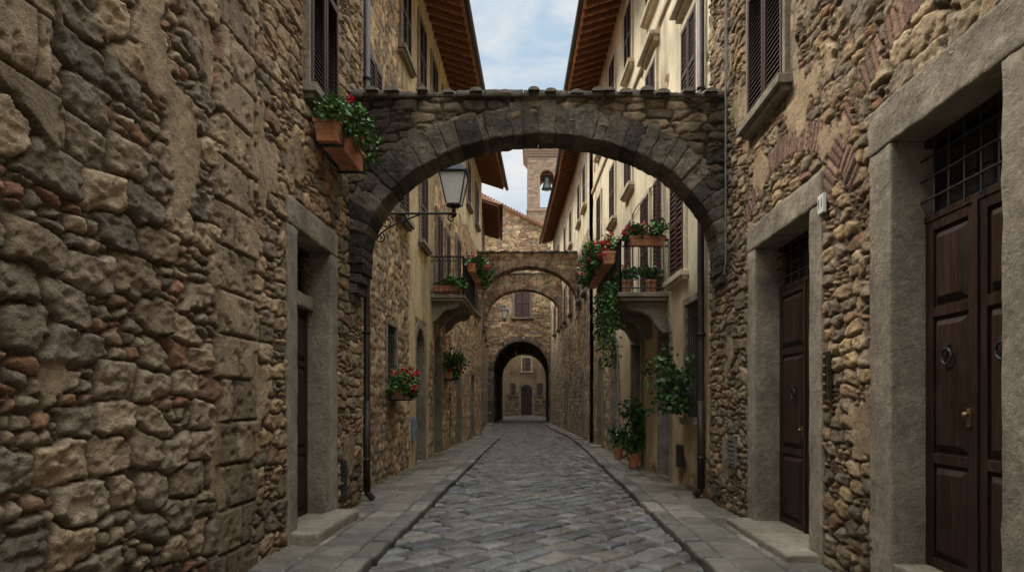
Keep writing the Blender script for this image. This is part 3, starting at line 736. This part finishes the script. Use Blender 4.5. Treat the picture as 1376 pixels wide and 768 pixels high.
# ============================================================ arch bridges
def vous_colors(o,pal,k=5,mul=1.):
    me=o.data; bm=bmesh.new(); bm.from_mesh(me); bm.verts.ensure_lookup_table()
    n=len(bm.verts); c=np.ones((n,4),np.float32); seen=[False]*n; r=np.random.RandomState(k)
    for v in bm.verts:
        if seen[v.index]: continue
        col=np.array(pal[r.randint(len(pal))])*r.uniform(.75,1.25)*mul; st=[v]; seen[v.index]=True
        while st:
            q=st.pop(); c[q.index,:3]=col
            for e in q.link_edges:
                w=e.other_vert(q)
                if not seen[w.index]: seen[w.index]=True; st.append(w)
    bm.free()
    ca=me.color_attributes.new('Col','FLOAT_COLOR','POINT'); ca.data.foreach_set('color',c.ravel())
def arch_bridge(y,th,x0,x1,cx,a,b,zc,ztop,ring,nv,ds,fnf,pal,legs=.4,near=False,slab=.08,tiles=True,mul=1.):
    e=empty('stone_archway')
    z0=zc-legs
    FF=Fr((0,y,0),(1,0,0),(0,-1,0)); FB=Fr((0,y+th,0),(1,0,0),(0,1,0))
    ia,ib=a+ring*.5,b+ring*.5
    hole=lambda S,Z:(((S-cx)/ia)**2+((Z-zc)/ib)**2<1)|((Z<zc)&(abs(S-cx)<ia))
    gridwall('spandrel_front',e,FF,np.arange(x0,x1+ds,ds),np.arange(z0,ztop+ds*.5,ds),fnf,[hole],(),M_WALL)
    gridwall('spandrel_back',e,FB,np.arange(x0,x1+.05,.05),np.arange(z0,ztop+.02,.05),fnf,[hole],(),M_WALL)
    mb=MB(FF); arch_ring(mb,cx,zc,a,b,ring,nv,-th-.02,.034,0,jit=.016,gap=.003 if near else .006,legs=legs,legn=2,tj=3.2,rj=.26)
    if near:
        for sg in (-1,1):
            xw=x0 if sg<0 else x1; xa=cx+sg*a
            for i in range(3):
                xx=xa+sg*(.03+.06*i); mb.box(min(xw+sg*.1,xx),max(xw+sg*.1,xx),-th+.02*i,.02-.01*i,z0-.14*(i+1)+.01,z0-.14*i-.005,0)
    o=mb.out('voussoirs',e,[M_VOUS],rough=(5 if near else 3,.016 if near else .010,.009,6.)); vous_colors(o,pal,mul=mul)
    c=MB(WORLD); x=x0
    while x<x1:
        w=random.uniform(.28,.6); xe=min(x1,x+w); j=random.uniform(-.02,.02)
        c.box(x+.003,xe-.003,y-.07+j,y+th+.07+j,ztop+random.uniform(-.005,.0),ztop+slab+random.uniform(-.03,.02),0); x=xe
    c.out('coping_slabs',e,[M_TRIMD],rough=(4,.010,.010,6.) if near else None,bevel=0 if near else .01)
    if tiles:
        t=MB(WORLD); x=x0+.08
        while x<x1-.1:
            zz=ztop+slab+random.uniform(-.035,.012); r=random.uniform(.07,.105); n=7; L0=y-.13+random.uniform(-.07,.05); L1=y+th+.1
            tx=random.uniform(-.03,.03)
            P=[];F=[]
            for (yy,dz,rr,sx) in ((L0,-.04,r,-tx),(y+th*.35,.05,r*.95,0),(y+th*.5,.055,r*.9,0),(y+th*.65,.05,r*.95,0),(L1,-.03,r,tx)):
                for j in range(n):
                    q=math.pi*j/(n-1); P.append((x+sx+rr*math.cos(q),yy,zz+dz+rr*.62*math.sin(q)))
            for i in range(4):
                for j in range(n-1): F.append((i*n+j,i*n+j+1,(i+1)*n+j+1,(i+1)*n+j))
            F.append(tuple(range(n))); t.add(P,F,0); x+=random.uniform(.16,.42)
        o=t.out('coping_tiles',e,[M_TILEG])
    return e
def f_A1(S,Z):
    d,c=rubble(S,Z,.32,.14,.036,PAL_GREY,501,small=.22,rough=.020,tilt=.02,brick=.03,gap=1.3)
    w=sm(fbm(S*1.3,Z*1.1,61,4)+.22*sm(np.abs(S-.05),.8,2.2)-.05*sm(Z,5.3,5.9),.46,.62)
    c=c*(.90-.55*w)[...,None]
    return d,c
PAL_V1=[(.14,.115,.084),(.19,.155,.112),(.085,.072,.057),(.22,.178,.125),(.15,.123,.09),(.24,.19,.135),(.11,.09,.07)]
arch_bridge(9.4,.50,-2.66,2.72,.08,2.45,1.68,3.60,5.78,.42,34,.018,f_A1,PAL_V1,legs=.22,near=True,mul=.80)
def f_A2(S,Z):
    return rubble(S,Z,.36,.2,.03,PAL_WARM,521,small=.35,rough=.015,tilt=.02,brick=.3)
arch_bridge(30,.8,-2.66,2.0,-.33,2.12,1.60,5.95,8.15,.34,30,.05,f_A2,[(.34,.24,.15),(.30,.2,.13),(.26,.2,.14),(.36,.22,.14)],legs=.6)
arch_bridge(38.2,.8,-2.95,1.55,-.68,2.05,1.5,6.4,8.75,.42,26,.06,f_A2,[(.34,.24,.15),(.33,.2,.12),(.26,.2,.14),(.36,.22,.14)],legs=.6,tiles=False)

# ============================================================ LEFT 2
h3=empty('stone_house')
FL2=WF(-2.9,10.1,-2.8,22,'L')
def f_L2(S,Z):
    d,c=rubble(S,Z,.32,.17,.034,PAL_WARM,601,small=.28,rough=.018,tilt=.02,brick=.10,gap=1.2)
    c=c*1.4
    dp,cp=plaster(S,Z,(.68,.51,.28),610,.6); dp=dp+.045
    wv=.5*(fbm(S*1.3,Z*1.3,620,4)-.5)
    m=sm(S+wv,15.3,15.36)*sm(Z+wv,3.0,3.05)*(1-sm(S+wv,18.6,18.66)*(1-sm(Z+wv,7.7,7.8)))
    m=np.maximum(m,sm(Z+wv,8.3,8.4)*sm(S+wv,14.2,14.3))
    m=np.maximum(m,sm(S+wv,15.2,15.3)*(1-sm(S+wv,17.8,17.9)))
    return d*(1-m)+dp*m,mix(c,cp,m)
hl2=[('rect',13.1,13.9,1.95,3.1),('arch',16.1,17.2,0.,2.85),('arch',18.8,20.0,0.,2.95)]
gridwall('facade',h3,FL2,np.arange(10.1,22.01,.035),np.arange(0,11.8,.04),f_L2,hl2,[],M_WALL,padw=.15)
mass(h3,FL2,10.15,22,11.6)
eave(h3,FL2,10.3,22.2,1.0,11.3)
barred_window(h3,FL2,13.1,13.9,1.95,3.1)
arch_door('a',h3,FL2,16.1,17.2,.15,2.85,w=.22); arch_door('a',h3,FL2,18.8,20.0,.15,2.95,w=.22)
for (a,z0,z1) in ((11.9,5.9,7.5),(14.4,5.5,7.2),(16.9,5.5,7.25),(14.7,9.0,10.7),(18.6,9.1,10.8),(11.6,9.0,10.7),(16.7,9.1,10.8),(20.6,9.1,10.8)):
    window(h3,FL2,a-.45,a+.45,z0,z1,pitch=.085,o=.075,proud=.09)
window(h3,FL2,19.0,20.0,4.5,6.9,pitch=.085,o=.075,proud=.09,sill=False); window(h3,FL2,20.9,21.6,4.9,6.8,pitch=.085,o=.075,proud=.09)
balcony(h3,FL2,18.1,21.3,.95,4.45,rail=1.02,brk=.55)
flower_box(FL2,18.4,19.8,.98,1.2,5.12,5.34,nl=1000,nf=12,size=.075,up=.2,down=.3,spread=.14,seed=21,bracket=False)
flower_box(FL2,20.0,21.3,.98,1.2,5.12,5.34,nl=1300,nf=20,size=.085,up=.3,down=.35,spread=.22,seed=22,bracket=False)
flower_box(FL2,18.13,18.17+.2,.1,.85,4.50,4.70,nl=700,nf=10,size=.07,up=.16,down=.12,spread=.12,seed=23,bracket=False)
flower_box(FL2,13.1,13.95,.1,.32,1.66,1.86,nl=1000,nf=26,size=.065,up=.3,down=.22,spread=.18,seed=24)
flower_box(FL2,20.6,21.4,.06,.3,2.3,2.52,nl=1000,nf=10,size=.085,up=.45,down=.25,spread=.28,seed=25)
downpipe(FL1,10.22,.07,.12,9.6,r=.05)
lantern(FL2,12.1,1.43,4.94,h=1.0)
ub=MB(FL2); ub.box(15.4,15.62,.06,.13,.75,1.25,0); ub.out('utility_box',None,[make_mat('blue_grey_paint',(.16,.22,.27),rough=.5,bump=0)],bevel=.01)

# ============================================================ LEFT 3 / 4
h5=empty('stone_house'); FL3=WF(-2.78,22,-2.55,31.5,'L')
def f_L3(S,Z):
    d,c=rubble(S,Z,.36,.2,.035,PAL_WARM,701,small=.3,rough=.016,tilt=.02,brick=.1); c=c*1.4
    dp,cp=plaster(S,Z,(.66,.51,.31),710,.5); m=sm(Z+.5*(fbm(S,Z,720,4)-.5),8.2,8.3); return d*(1-m)+(dp+.04)*m,mix(c,cp,m)
gridwall('facade',h5,FL3,np.arange(22,31.6,.05),np.arange(0,11.9,.05),f_L3,[('arch',23.4,24.5,0,2.8),('rect',27.6,28.5,0,2.7)],[],M_WALL,padw=.15)
mass(h5,FL3,22.05,31.5,11.7); eave(h5,FL3,25.2,31.6,1.05,11.4)
arch_door('a',h5,FL3,23.4,24.5,.15,2.8); rect_door('d',h5,FL3,27.6,28.5,.15,2.4,2.7,w=.15,transom=False)
for (a,z0,z1) in ((23.6,5.4,7.2),(26.5,5.4,7.2),(29.0,5.4,7.2),(26.5,9.2,10.8),(29.4,9.2,10.8),(23.8,9.2,10.8)):
    window(h5,FL3,a-.45,a+.45,z0,z1,pitch=.1,o=.075,proud=.09)
h6=empty('stone_house'); FL4=WF(-2.6,31.5,-3.55,50,'L')
gridwall('facade',h6,FL4,np.arange(31.5,50.01,.07),np.arange(0,11.6,.06),lambda S,Z:rubble(S,Z,.36,.2,.035,PAL_GREY,731,small=.3,rough=.016,tilt=.02,brick=.1),(),(),M_WALL)
mass(h6,FL4,31.6,50,10.0); eave(h6,FL4,33.2,40,.85,11.1)
for a in (35.5,41.,45.): window(h6,FL4,a-.45,a+.45,5.4,7.1,pitch=.1,o=.06,proud=.08)
lantern(FL4,46.,1.25,7.1,h=.95,name='wall_lantern')

# ============================================================ RIGHT 2 : cream plaster house
h4=empty('plaster_house'); FR2=WF(2.65,10.3,2.1,25,'R')
def f_R2(S,Z):
    d,c=plaster(S,Z,(.76,.64,.44),801,.55)
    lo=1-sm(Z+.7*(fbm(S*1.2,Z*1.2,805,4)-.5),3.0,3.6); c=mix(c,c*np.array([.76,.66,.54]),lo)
    dr,cr=rubble(S,Z,.3,.18,.02,PAL_WARM,811,small=.4,rough=.012,brick=.2)
    m=sm(fbm(S*.9,Z*.9,820,5)+.10*(1-sm(Z,.2,1.6)),.67,.69)
    m=np.maximum(m,sm(S,20.6,20.7)*(1-sm(Z,4.4,4.5)))
    return (d+.012)*(1-m)+(dr-.02)*m,mix(c,cr*1.15,m)
hr2=[('rect',10.85,11.75,1.35,3.25),('arch',12.9,13.8,0,2.75),('rect',15.7,16.9,0,3.0),('arch',19.2,20.4,0,2.7),('rect',22.4,23.3,0,3.0)]
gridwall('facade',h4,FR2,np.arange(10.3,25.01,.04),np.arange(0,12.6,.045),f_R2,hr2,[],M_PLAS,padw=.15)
mass(h4,FR2,10.35,25,12.4)
eave(h4,FR2,10.5,25.1,1.0,12.15)
barred_window(h4,FR2,10.85,11.75,1.35,3.25,nv=5,nh=7)
arch_door('a',h4,FR2,12.9,13.8,.15,2.75,w=.15); rect_door('d',h4,FR2,15.7,16.9,.15,2.4,3.0,w=.16,grid=(4,2)); arch_door('a',h4,FR2,19.2,20.4,.15,2.7,w=.28); rect_door('d',h4,FR2,22.4,23.3,.15,2.5,3.0,w=.14,grid=(3,2))
window(h4,FR2,13.4,14.1,3.7,6.1,pitch=.08,mat=M_CREAM,sill=False,o=.06,proud=.07,w=.1); window(h4,FR2,14.7,15.5,3.7,6.1,pitch=.08,mat=M_CREAM,sill=False,o=.06,proud=.07,w=.1)
for (a,z0,z1,cn) in ((11.4,6.35,8.0,True),(12.2,3.85,5.7,False),(17.3,4.2,6.1,False),(14.5,7.0,8.7,True),(17.3,7.0,8.7,False),(20.0,6.9,8.5,False),(23.0,6.9,8.5,False),(14.5,10.0,11.6,False),(17.3,10.0,11.6,False),(20.,10.,11.6,False),(23,10.,11.6,False),(11.6,10.0,11.6,False),(20.4,4.1,5.8,False),(23,4.1,5.8,False)):
    window(h4,FR2,a-.45,a+.45,z0,z1,pitch=.085,mat=M_CREAM,cornice=cn,o=.055,proud=.065)
sc=MB(FR2); sc.box(10.35,25,-.02,.07,9.2,9.32,0); sc.out('string_course',h4,[M_CREAM],bevel=.01)
balcony(h4,FR2,13.0,16.3,.98,3.70,rail=1.0,brk=.6,mat=M_TRIM)
flower_box(FR2,13.2,14.6,1.0,1.24,4.28,4.52,nl=1700,nf=34,size=.06,up=.26,down=.3,spread=.16,seed=31,bracket=False)
flower_box(FR2,14.8,16.2,1.0,1.24,4.28,4.52,nl=1500,nf=30,size=.065,up=.3,down=.3,spread=.16,seed=32,bracket=False)
flower_box(FR2,12.80,12.98,.12,.78,4.55,4.72,nl=1200,nf=14,size=.06,up=.18,down=.1,spread=.13,seed=33,bracket=False,trail=.5)
potted(FR2,13.3,.78,3.705,nf=2,seed=41,ph=.28); potted(FR2,13.3,.30,3.705,nf=2,seed=42,ph=.25); potted(FR2,14.3,.8,3.705,nf=0,seed=43)
r=np.random.RandomState(9); pts=[]
iv=empty('trailing_ivy')
for i in range(30):
    a=r.uniform(13.05,15.4); L=r.uniform(.4,1.75)*(1.1-.25*abs(a-13.9)); m=int(75*L)
    t=r.uniform(0,1,m)**1.2; pts.append(np.stack([a+.10*np.sin(t*7+i)+r.normal(size=m)*.04,1.03+.07*np.sin(t*5+i*2)+r.normal(size=m)*.05,3.95-t*L],1))
A=np.concatenate(pts); leaf_mesh('ivy_leaves',iv,FR2.P(A[:,0],A[:,1],A[:,2]),.06,None,seed=10,droop=1.5)
mb=MB(FR2)
for i in range(8): 
    a=13.2+i*.25; mb.tube([(a,1.03,3.9),(a+.05,1.06,3.4),(a-.03,1.03,2.9)],.006,4,0)
mb.out('ivy_stems',iv,[M_LEAF2])
cl=empty('climbing_shrub'); pts=[]; mb=MB(FR2)
for i in range(26):
    t=r.uniform(0,1); ex=r.uniform(-1,1); a1=11.3+.85*ex; o1=.12+.75*r.uniform(.2,1)*(1-.3*abs(ex)); z1=1.75+r.uniform(-.35,.75)
    b=np.array([11.3+r.uniform(-.2,.2),.08,1.42]); e1=np.array([a1,o1,z1]); mid=(b+e1)/2+np.array([0,0,.22])
    mb.tube([tuple(b),tuple(mid),tuple(e1)],[.009,.007,.003],4,0)
    m=46; t=r.uniform(.35,1.05,m)[:,None]; C=(1-t)**2*b+2*t*(1-t)*mid+t*t*e1
    pts.append(C+r.normal(size=(m,3))*np.array([.055,.05,.05]))
A=np.concatenate(pts); leaf_mesh('shrub_leaves',cl,FR2.P(A[:,0],A[:,1],A[:,2]),.075,None,seed=12,mul=.7)
mb.out('shrub_stems',cl,[M_LEAF2])
potted(FR2,15.35,.26,.13,r0=.15,h=.32,ph=1.25,pr=.24,nl=700,size=.085,seed=51,mul=.7)
potted(FR2,17.6,.25,.13,r0=.14,h=.3,ph=.5,pr=.2,nl=400,size=.08,seed=52,mul=.8)
downpipe(FR2,10.55,.09,.12,12.2,r=.055)
vt=MB(FR2); vt.box(11.9,12.3,.02,.05,.45,.85,0)
for i in range(6): vt.box(11.93,12.27,.05,.062,.49+i*.06,.515+i*.06,0)
vt.out('wall_vent',None,[M_PIPE])

# ============================================================ RIGHT 3
h7=empty('plaster_house'); 
def f_R3(S,Z):
    d,c=rubble(S,Z,.36,.2,.035,PAL_GREY,901,small=.3,rough=.016,tilt=.02,brick=.1); c=c*1.2
    dp,cp=plaster(S,Z,(.74,.62,.43),910,.5); m=sm(Z+.3*(fbm(S,Z,920,4)-.5),8.0,8.1); return d*(1-m)+(dp+.04)*m,mix(c,cp,m)
FR3=WF(2.0,25,1.85,31,'R'); FR4=WF(1.85,31,1.15,45,'R'); FR5=WF(1.15,45,1.1,50,'R')
gridwall('facade',h7,FR3,np.arange(25,31.01,.05),np.arange(0,12.4,.05),f_R3,(),(),M_WALL)
gridwall('facade_bend',h7,FR4,np.arange(31,45.01,.07),np.arange(0,12.4,.06),f_R3,(),(),M_WALL)
gridwall('facade_end',h7,FR5,np.arange(45,50.01,.07),np.arange(0,12.4,.06),f_R3,(),(),M_WALL)
mass(h7,FR3,25.1,31,12.2);mass(h7,FR4,31,45,12.2);mass(h7,FR5,45,50,12.2)
eave(h7,FR3,25.3,31.,.75,12.0);eave(h7,FR4,31.02,45.,.72,12.0)
for (F,a) in ((FR3,26.6),(FR3,29.),(FR4,33),(FR4,36),(FR4,40),(FR4,43)):
    window(h7,F,a-.45,a+.45,9.2,10.8,pitch=.1,o=.075,proud=.09,mat=M_CREAM); window(h7,F,a-.45,a+.45,5.9,7.6,pitch=.1,o=.075,proud=.09)
rect_door('d',h7,FR3,27.3,28.2,.15,2.5,2.6,w=.15,transom=False)
rect_door('d',h7,FR4,35,36,.15,2.5,2.6,w=.15,transom=False)

# ============================================================ end building with vaulted passage
h8=empty('stone_gatehouse'); FBf=Fr((0,50,0),(1,0,0),(0,-1,0))
cxp,ap,bp,zcp=-1.08,2.02,2.2,3.85
def hole_p(S,Z): return (((S-cxp)/(ap+.15))**2+((Z-zcp)/(bp+.15))**2<1)&(Z>=zcp)|((Z<zcp)&(abs(S-cxp)<ap+.15))
def rake(S,Z): return Z>16.6-.50*(S+4.)
gridwall('facade',h8,FBf,np.arange(-6,4.01,.05),np.arange(0,17.6,.05),lambda S,Z:(lambda r:(r[0],r[1]*1.25))(rubble(S,Z,.42,.22,.04,PAL_WARM,951,small=.3,rough=.02,tilt=.03,brick=.25)),[hole_p,rake],(),M_WALL)
mb=MB(FBf); arch_ring(mb,cxp,zcp,ap,bp,.42,21,-14.,.04,0,jit=.012,gap=.02,legs=zcp,legn=9)
o=mb.out('passage_vault',h8,[M_VOUS],bevel=.015); vous_colors(o,[(.17,.12,.085),(.14,.11,.085),(.19,.13,.09),(.11,.09,.075)])
mb=MB(WORLD); mb.box(-9,-3.45,50.3,64,0,9,0); mb.box(1.3,6,50.3,64,0,9,0); mb.box(-9,6,50.3,64,6.45,13,0); mb.box(-3.5,1.35,50.3,64,6.3,6.6,0)
mb.out('backing_mass',h8,[M_MASS])  # unseen solid backing around the vault
mb=MB(WORLD); zz=lambda x:16.6-.50*(x+4.)
mb.hexa([(-6,49.75,zz(-6)),(4,49.75,zz(4)),(4,57,zz(4)+.2),(-6,57,zz(-6)+.2),(-6,49.75,zz(-6)+.16),(4,49.75,zz(4)+.16),(4,57,zz(4)+.36),(-6,57,zz(-6)+.36)],0)
x=-6.
while x<4:
    mb.tube([(x,49.68,zz(x)+.18),(x,50.6,zz(x)+.26)],.09,8,0); x+=.21
mb.out('roof',h8,[M_TILE])
window(h8,FBf,-1.55,-.45,7.8,9.85,pitch=.1,o=.08,proud=.1,w=.16)
h9=empty('stone_house'); FC=Fr((0,80,0),(1,0,0),(0,-1,0))
def f_C(S,Z):
    d,c=rubble(S,Z,.4,.22,.03,PAL_WARM,975,small=.3,rough=.02,brick=.2)
    dp,cp=plaster(S,Z,(.32,.23,.13),971,.6); m=sm(Z+.6*(fbm(S,Z,972,3)-.5),2.6,2.7); return d*(1-m)+(dp+.03)*m,mix(c*.7,cp,m)
gridwall('facade',h9,FC,np.arange(-12,10,.08),np.arange(0,14,.08),f_C,[('arch',-1.75,-.45,0,3.0)],(),M_WALL,padw=.1)
arch_door('a',h9,FC,-1.75,-.45,.1,3.0,w=.28,wood=M_SHUT)
for x in (-4.2,2.0,-1.1): 
    window(h9,FC,x-.5,x+.5,5.2,6.8,pitch=.12,mat=M_CREAM)
window(h9,FC,.1,.8,2.4,3.8,pitch=.12); window(h9,FC,-3.0,-2.4,2.4,3.8,pitch=.12)
mb=MB(WORLD); mb.box(-12,10,80.4,84,0,13.9,0); mb.out('backing_mass',h9,[M_MASS])  # unseen solid backing behind the far facade
w9=empty('stone_house')
FSL=WF(-3.4,64,-3.6,80,'L'); FSR=WF(1.2,64,1.3,80,'R')
gridwall('side_wall',w9,FSL,np.arange(64,80,.1),np.arange(0,13,.1),lambda S,Z:rubble(S,Z,.4,.22,.03,PAL_WARM,981,small=.3,brick=.2),(),(),M_WALL)
gridwall('side_wall',w9,FSR,np.arange(64,80,.1),np.arange(0,13,.1),lambda S,Z:rubble(S,Z,.4,.22,.03,PAL_GREY,985,small=.3,brick=.2),(),(),M_WALL)
mass(w9,FSL,64.1,79.8,13.);mass(w9,FSR,64.1,79.8,13.)
rect_door('d',w9,FSR,68,69.2,.1,2.4,2.6,w=.15,transom=False); window(w9,FSL,70,71,3.2,4.8,pitch=.12)

# ============================================================ bell tower
bt=empty('bell_tower'); y0=92.; K=92/62.; cx,hw=.98*K,1.72*K
def zk(z): return .55+(z-1.6)*K
def f_T(S,Z):
    e,c,r_,du,dv=bricks(S,Z,.7,.3,990,.2); h=hsh(c,r_,5); col=np.array([.35,.225,.15])*(.65+.7*h)[...,None]*(.7+.6*fbm(S*1.5,Z*1.5,991,4))[...,None]
    col=mix(np.broadcast_to(np.array([.26,.21,.155]),col.shape),col,sm(e,.01,.05)); return .02*sm(e,0,.04),col
zsp=zk(22.2); ow=.62*K; zb=zk(19.5); zt=zk(24.0)
for (O,t,n) in (((cx,y0-hw,0),(1,0,0),(0,-1,0)),((cx,y0+hw,0),(1,0,0),(0,1,0)),((cx-hw,y0,0),(0,1,0),(-1,0,0)),((cx+hw,y0,0),(0,1,0),(1,0,0))):
    F=Fr(O,t,n); gridwall('tower_face',bt,F,np.linspace(-hw,hw,60),np.arange(12,zt+.01,.1),f_T,[('arch',-ow,ow,zb,zsp)],(),M_PLAS,padw=.05)
    mb=MB(F); arch_ring(mb,0,zsp,ow-.02,ow-.02,.24,13,-.5,.07,0,gap=.02); mb.box(-ow-.24,-ow+.02,-.5,.07,zb,zsp,0); mb.box(ow-.02,ow+.24,-.5,.07,zb,zsp,0)
    mb.box(-hw-.08,hw+.08,-.1,.14,zb-.5,zb-.25,0)
    mb.out('belfry_arch',bt,[M_BRICKT],bevel=.01)
mb=MB(WORLD)
mb.box(cx-hw+.03,cx+hw-.03,y0-hw+.03,y0+hw-.03,0,zb-.2,0)
for i,(e,z) in enumerate(((.14,0),(.30,.28),(.50,.56))): mb.box(cx-hw-e,cx+hw+e,y0-hw-e,y0+hw+e,zt+z,zt+z+.275,1)
k=hw+.65; P=[(cx-k,y0-k,zt+.85),(cx+k,y0-k,zt+.85),(cx+k,y0+k,zt+.85),(cx-k,y0+k,zt+.85),(cx,y0,zt+1.9)]
mb.add(P,[(0,1,4),(1,2,4),(2,3,4),(3,0,4),(3,2,1,0)],2)
mb.tube([(cx-ow,y0-hw+.6,zk(22.55)),(cx+ow,y0-hw+.6,zk(22.55))],.09,6,3)
mb.out('tower_body',bt,[M_MASS,make_mat('pale_brick_cornice',(.34,.245,.175),bump=.3),M_TILE,M_RAFT],bevel=.01)
mb=MB(WORLD); mb.lathe((cx,y0-hw+.6,zk(21.2)),[(r_*K,z_*K) for r_,z_ in [(.50,0),(.47,.06),(.38,.25),(.31,.55),(.28,.85),(.2,1.02),(.05,1.1),(.05,1.3)]],20,0); mb.lathe((cx,y0-hw+.6,zk(21.0)),[(.0,0),(.07,.03),(.09,.1),(.05,.2),(.03,.5)],8,0)
mb.out('bell',bt,[M_BRONZE],smooth=True)

cab=MB(FR2); cab.tube([(10.6+i*1.4,.05,6.15+.05*math.sin(i*2.)) for i in range(10)],.012,5,0); cab.out('wall_cable',None,[M_IRON])

# ============================================================ camera, light, world
cam=bpy.data.cameras.new('camera'); co=bpy.data.objects.new('camera',cam); link(co)
co.location=(0,0,1.6); co.rotation_euler=(math.radians(90),0,0)
cam.sensor_width=36; cam.lens=24; cam.shift_y=.1134; cam.shift_x=-.0233; cam.clip_end=500; cam.clip_start=.05
scene.camera=co
sun=bpy.data.lights.new('sun','SUN'); sun.energy=3.3; sun.angle=math.radians(18); sun.color=(1.,.93,.81)
so=bpy.data.objects.new('sun',sun); link(so)
D=Vector((-.56,.20,.80)).normalized()
so.rotation_euler=D.to_track_quat('Z','Y').to_euler()
el=math.asin(D.z); az=math.atan2(D.x,D.y)
w=bpy.data.worlds.new('World'); scene.world=w; w.use_nodes=True; N=w.node_tree.nodes; L=w.node_tree.links
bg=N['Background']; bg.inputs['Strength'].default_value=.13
sky=N.new('ShaderNodeTexSky'); sky.sky_type='NISHITA'; sky.sun_disc=False; sky.sun_elevation=el; sky.sun_rotation=az; sky.dust_density=2.
tc=N.new('ShaderNodeTexCoord'); mp=N.new('ShaderNodeMapping'); mp.inputs['Scale'].default_value=(1.,1.,2.2); mp.inputs['Location'].default_value=(.3,.2,.1)
L.new(tc.outputs['Generated'],mp.inputs['Vector'])
no=N.new('ShaderNodeTexNoise'); no.inputs['Scale'].default_value=4.2; no.inputs['Detail'].default_value=9; no.inputs['Roughness'].default_value=.58; no.inputs['Distortion'].default_value=.35
L.new(mp.outputs[0],no.inputs['Vector'])
rp=N.new('ShaderNodeValToRGB'); rp.color_ramp.elements[0].position=.38; rp.color_ramp.elements[1].position=.56
L.new(no.outputs['Fac'],rp.inputs['Fac'])
mixn=N.new('ShaderNodeMix'); mixn.data_type='RGBA'
L.new(rp.outputs['Color'],mixn.inputs['Factor'])
veil=N.new('ShaderNodeMix'); veil.data_type='RGBA'; veil.inputs['Factor'].default_value=.9
L.new(sky.outputs['Color'],veil.inputs['A']); veil.inputs['B'].default_value=(3.8,5.0,6.1,1)
L.new(veil.outputs['Result'],mixn.inputs['A']); mixn.inputs['B'].default_value=(6.4,6.5,6.5,1)
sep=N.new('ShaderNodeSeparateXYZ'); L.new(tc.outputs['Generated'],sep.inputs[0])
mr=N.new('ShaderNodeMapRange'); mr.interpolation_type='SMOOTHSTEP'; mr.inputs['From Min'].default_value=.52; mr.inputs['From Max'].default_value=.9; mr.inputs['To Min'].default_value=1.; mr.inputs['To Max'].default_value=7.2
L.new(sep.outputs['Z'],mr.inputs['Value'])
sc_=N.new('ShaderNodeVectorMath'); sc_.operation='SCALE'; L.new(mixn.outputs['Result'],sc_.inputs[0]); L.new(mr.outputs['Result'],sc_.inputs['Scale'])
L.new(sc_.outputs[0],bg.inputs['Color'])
scene.view_settings.view_transform='Standard'; scene.view_settings.look='None'; scene.view_settings.exposure=0
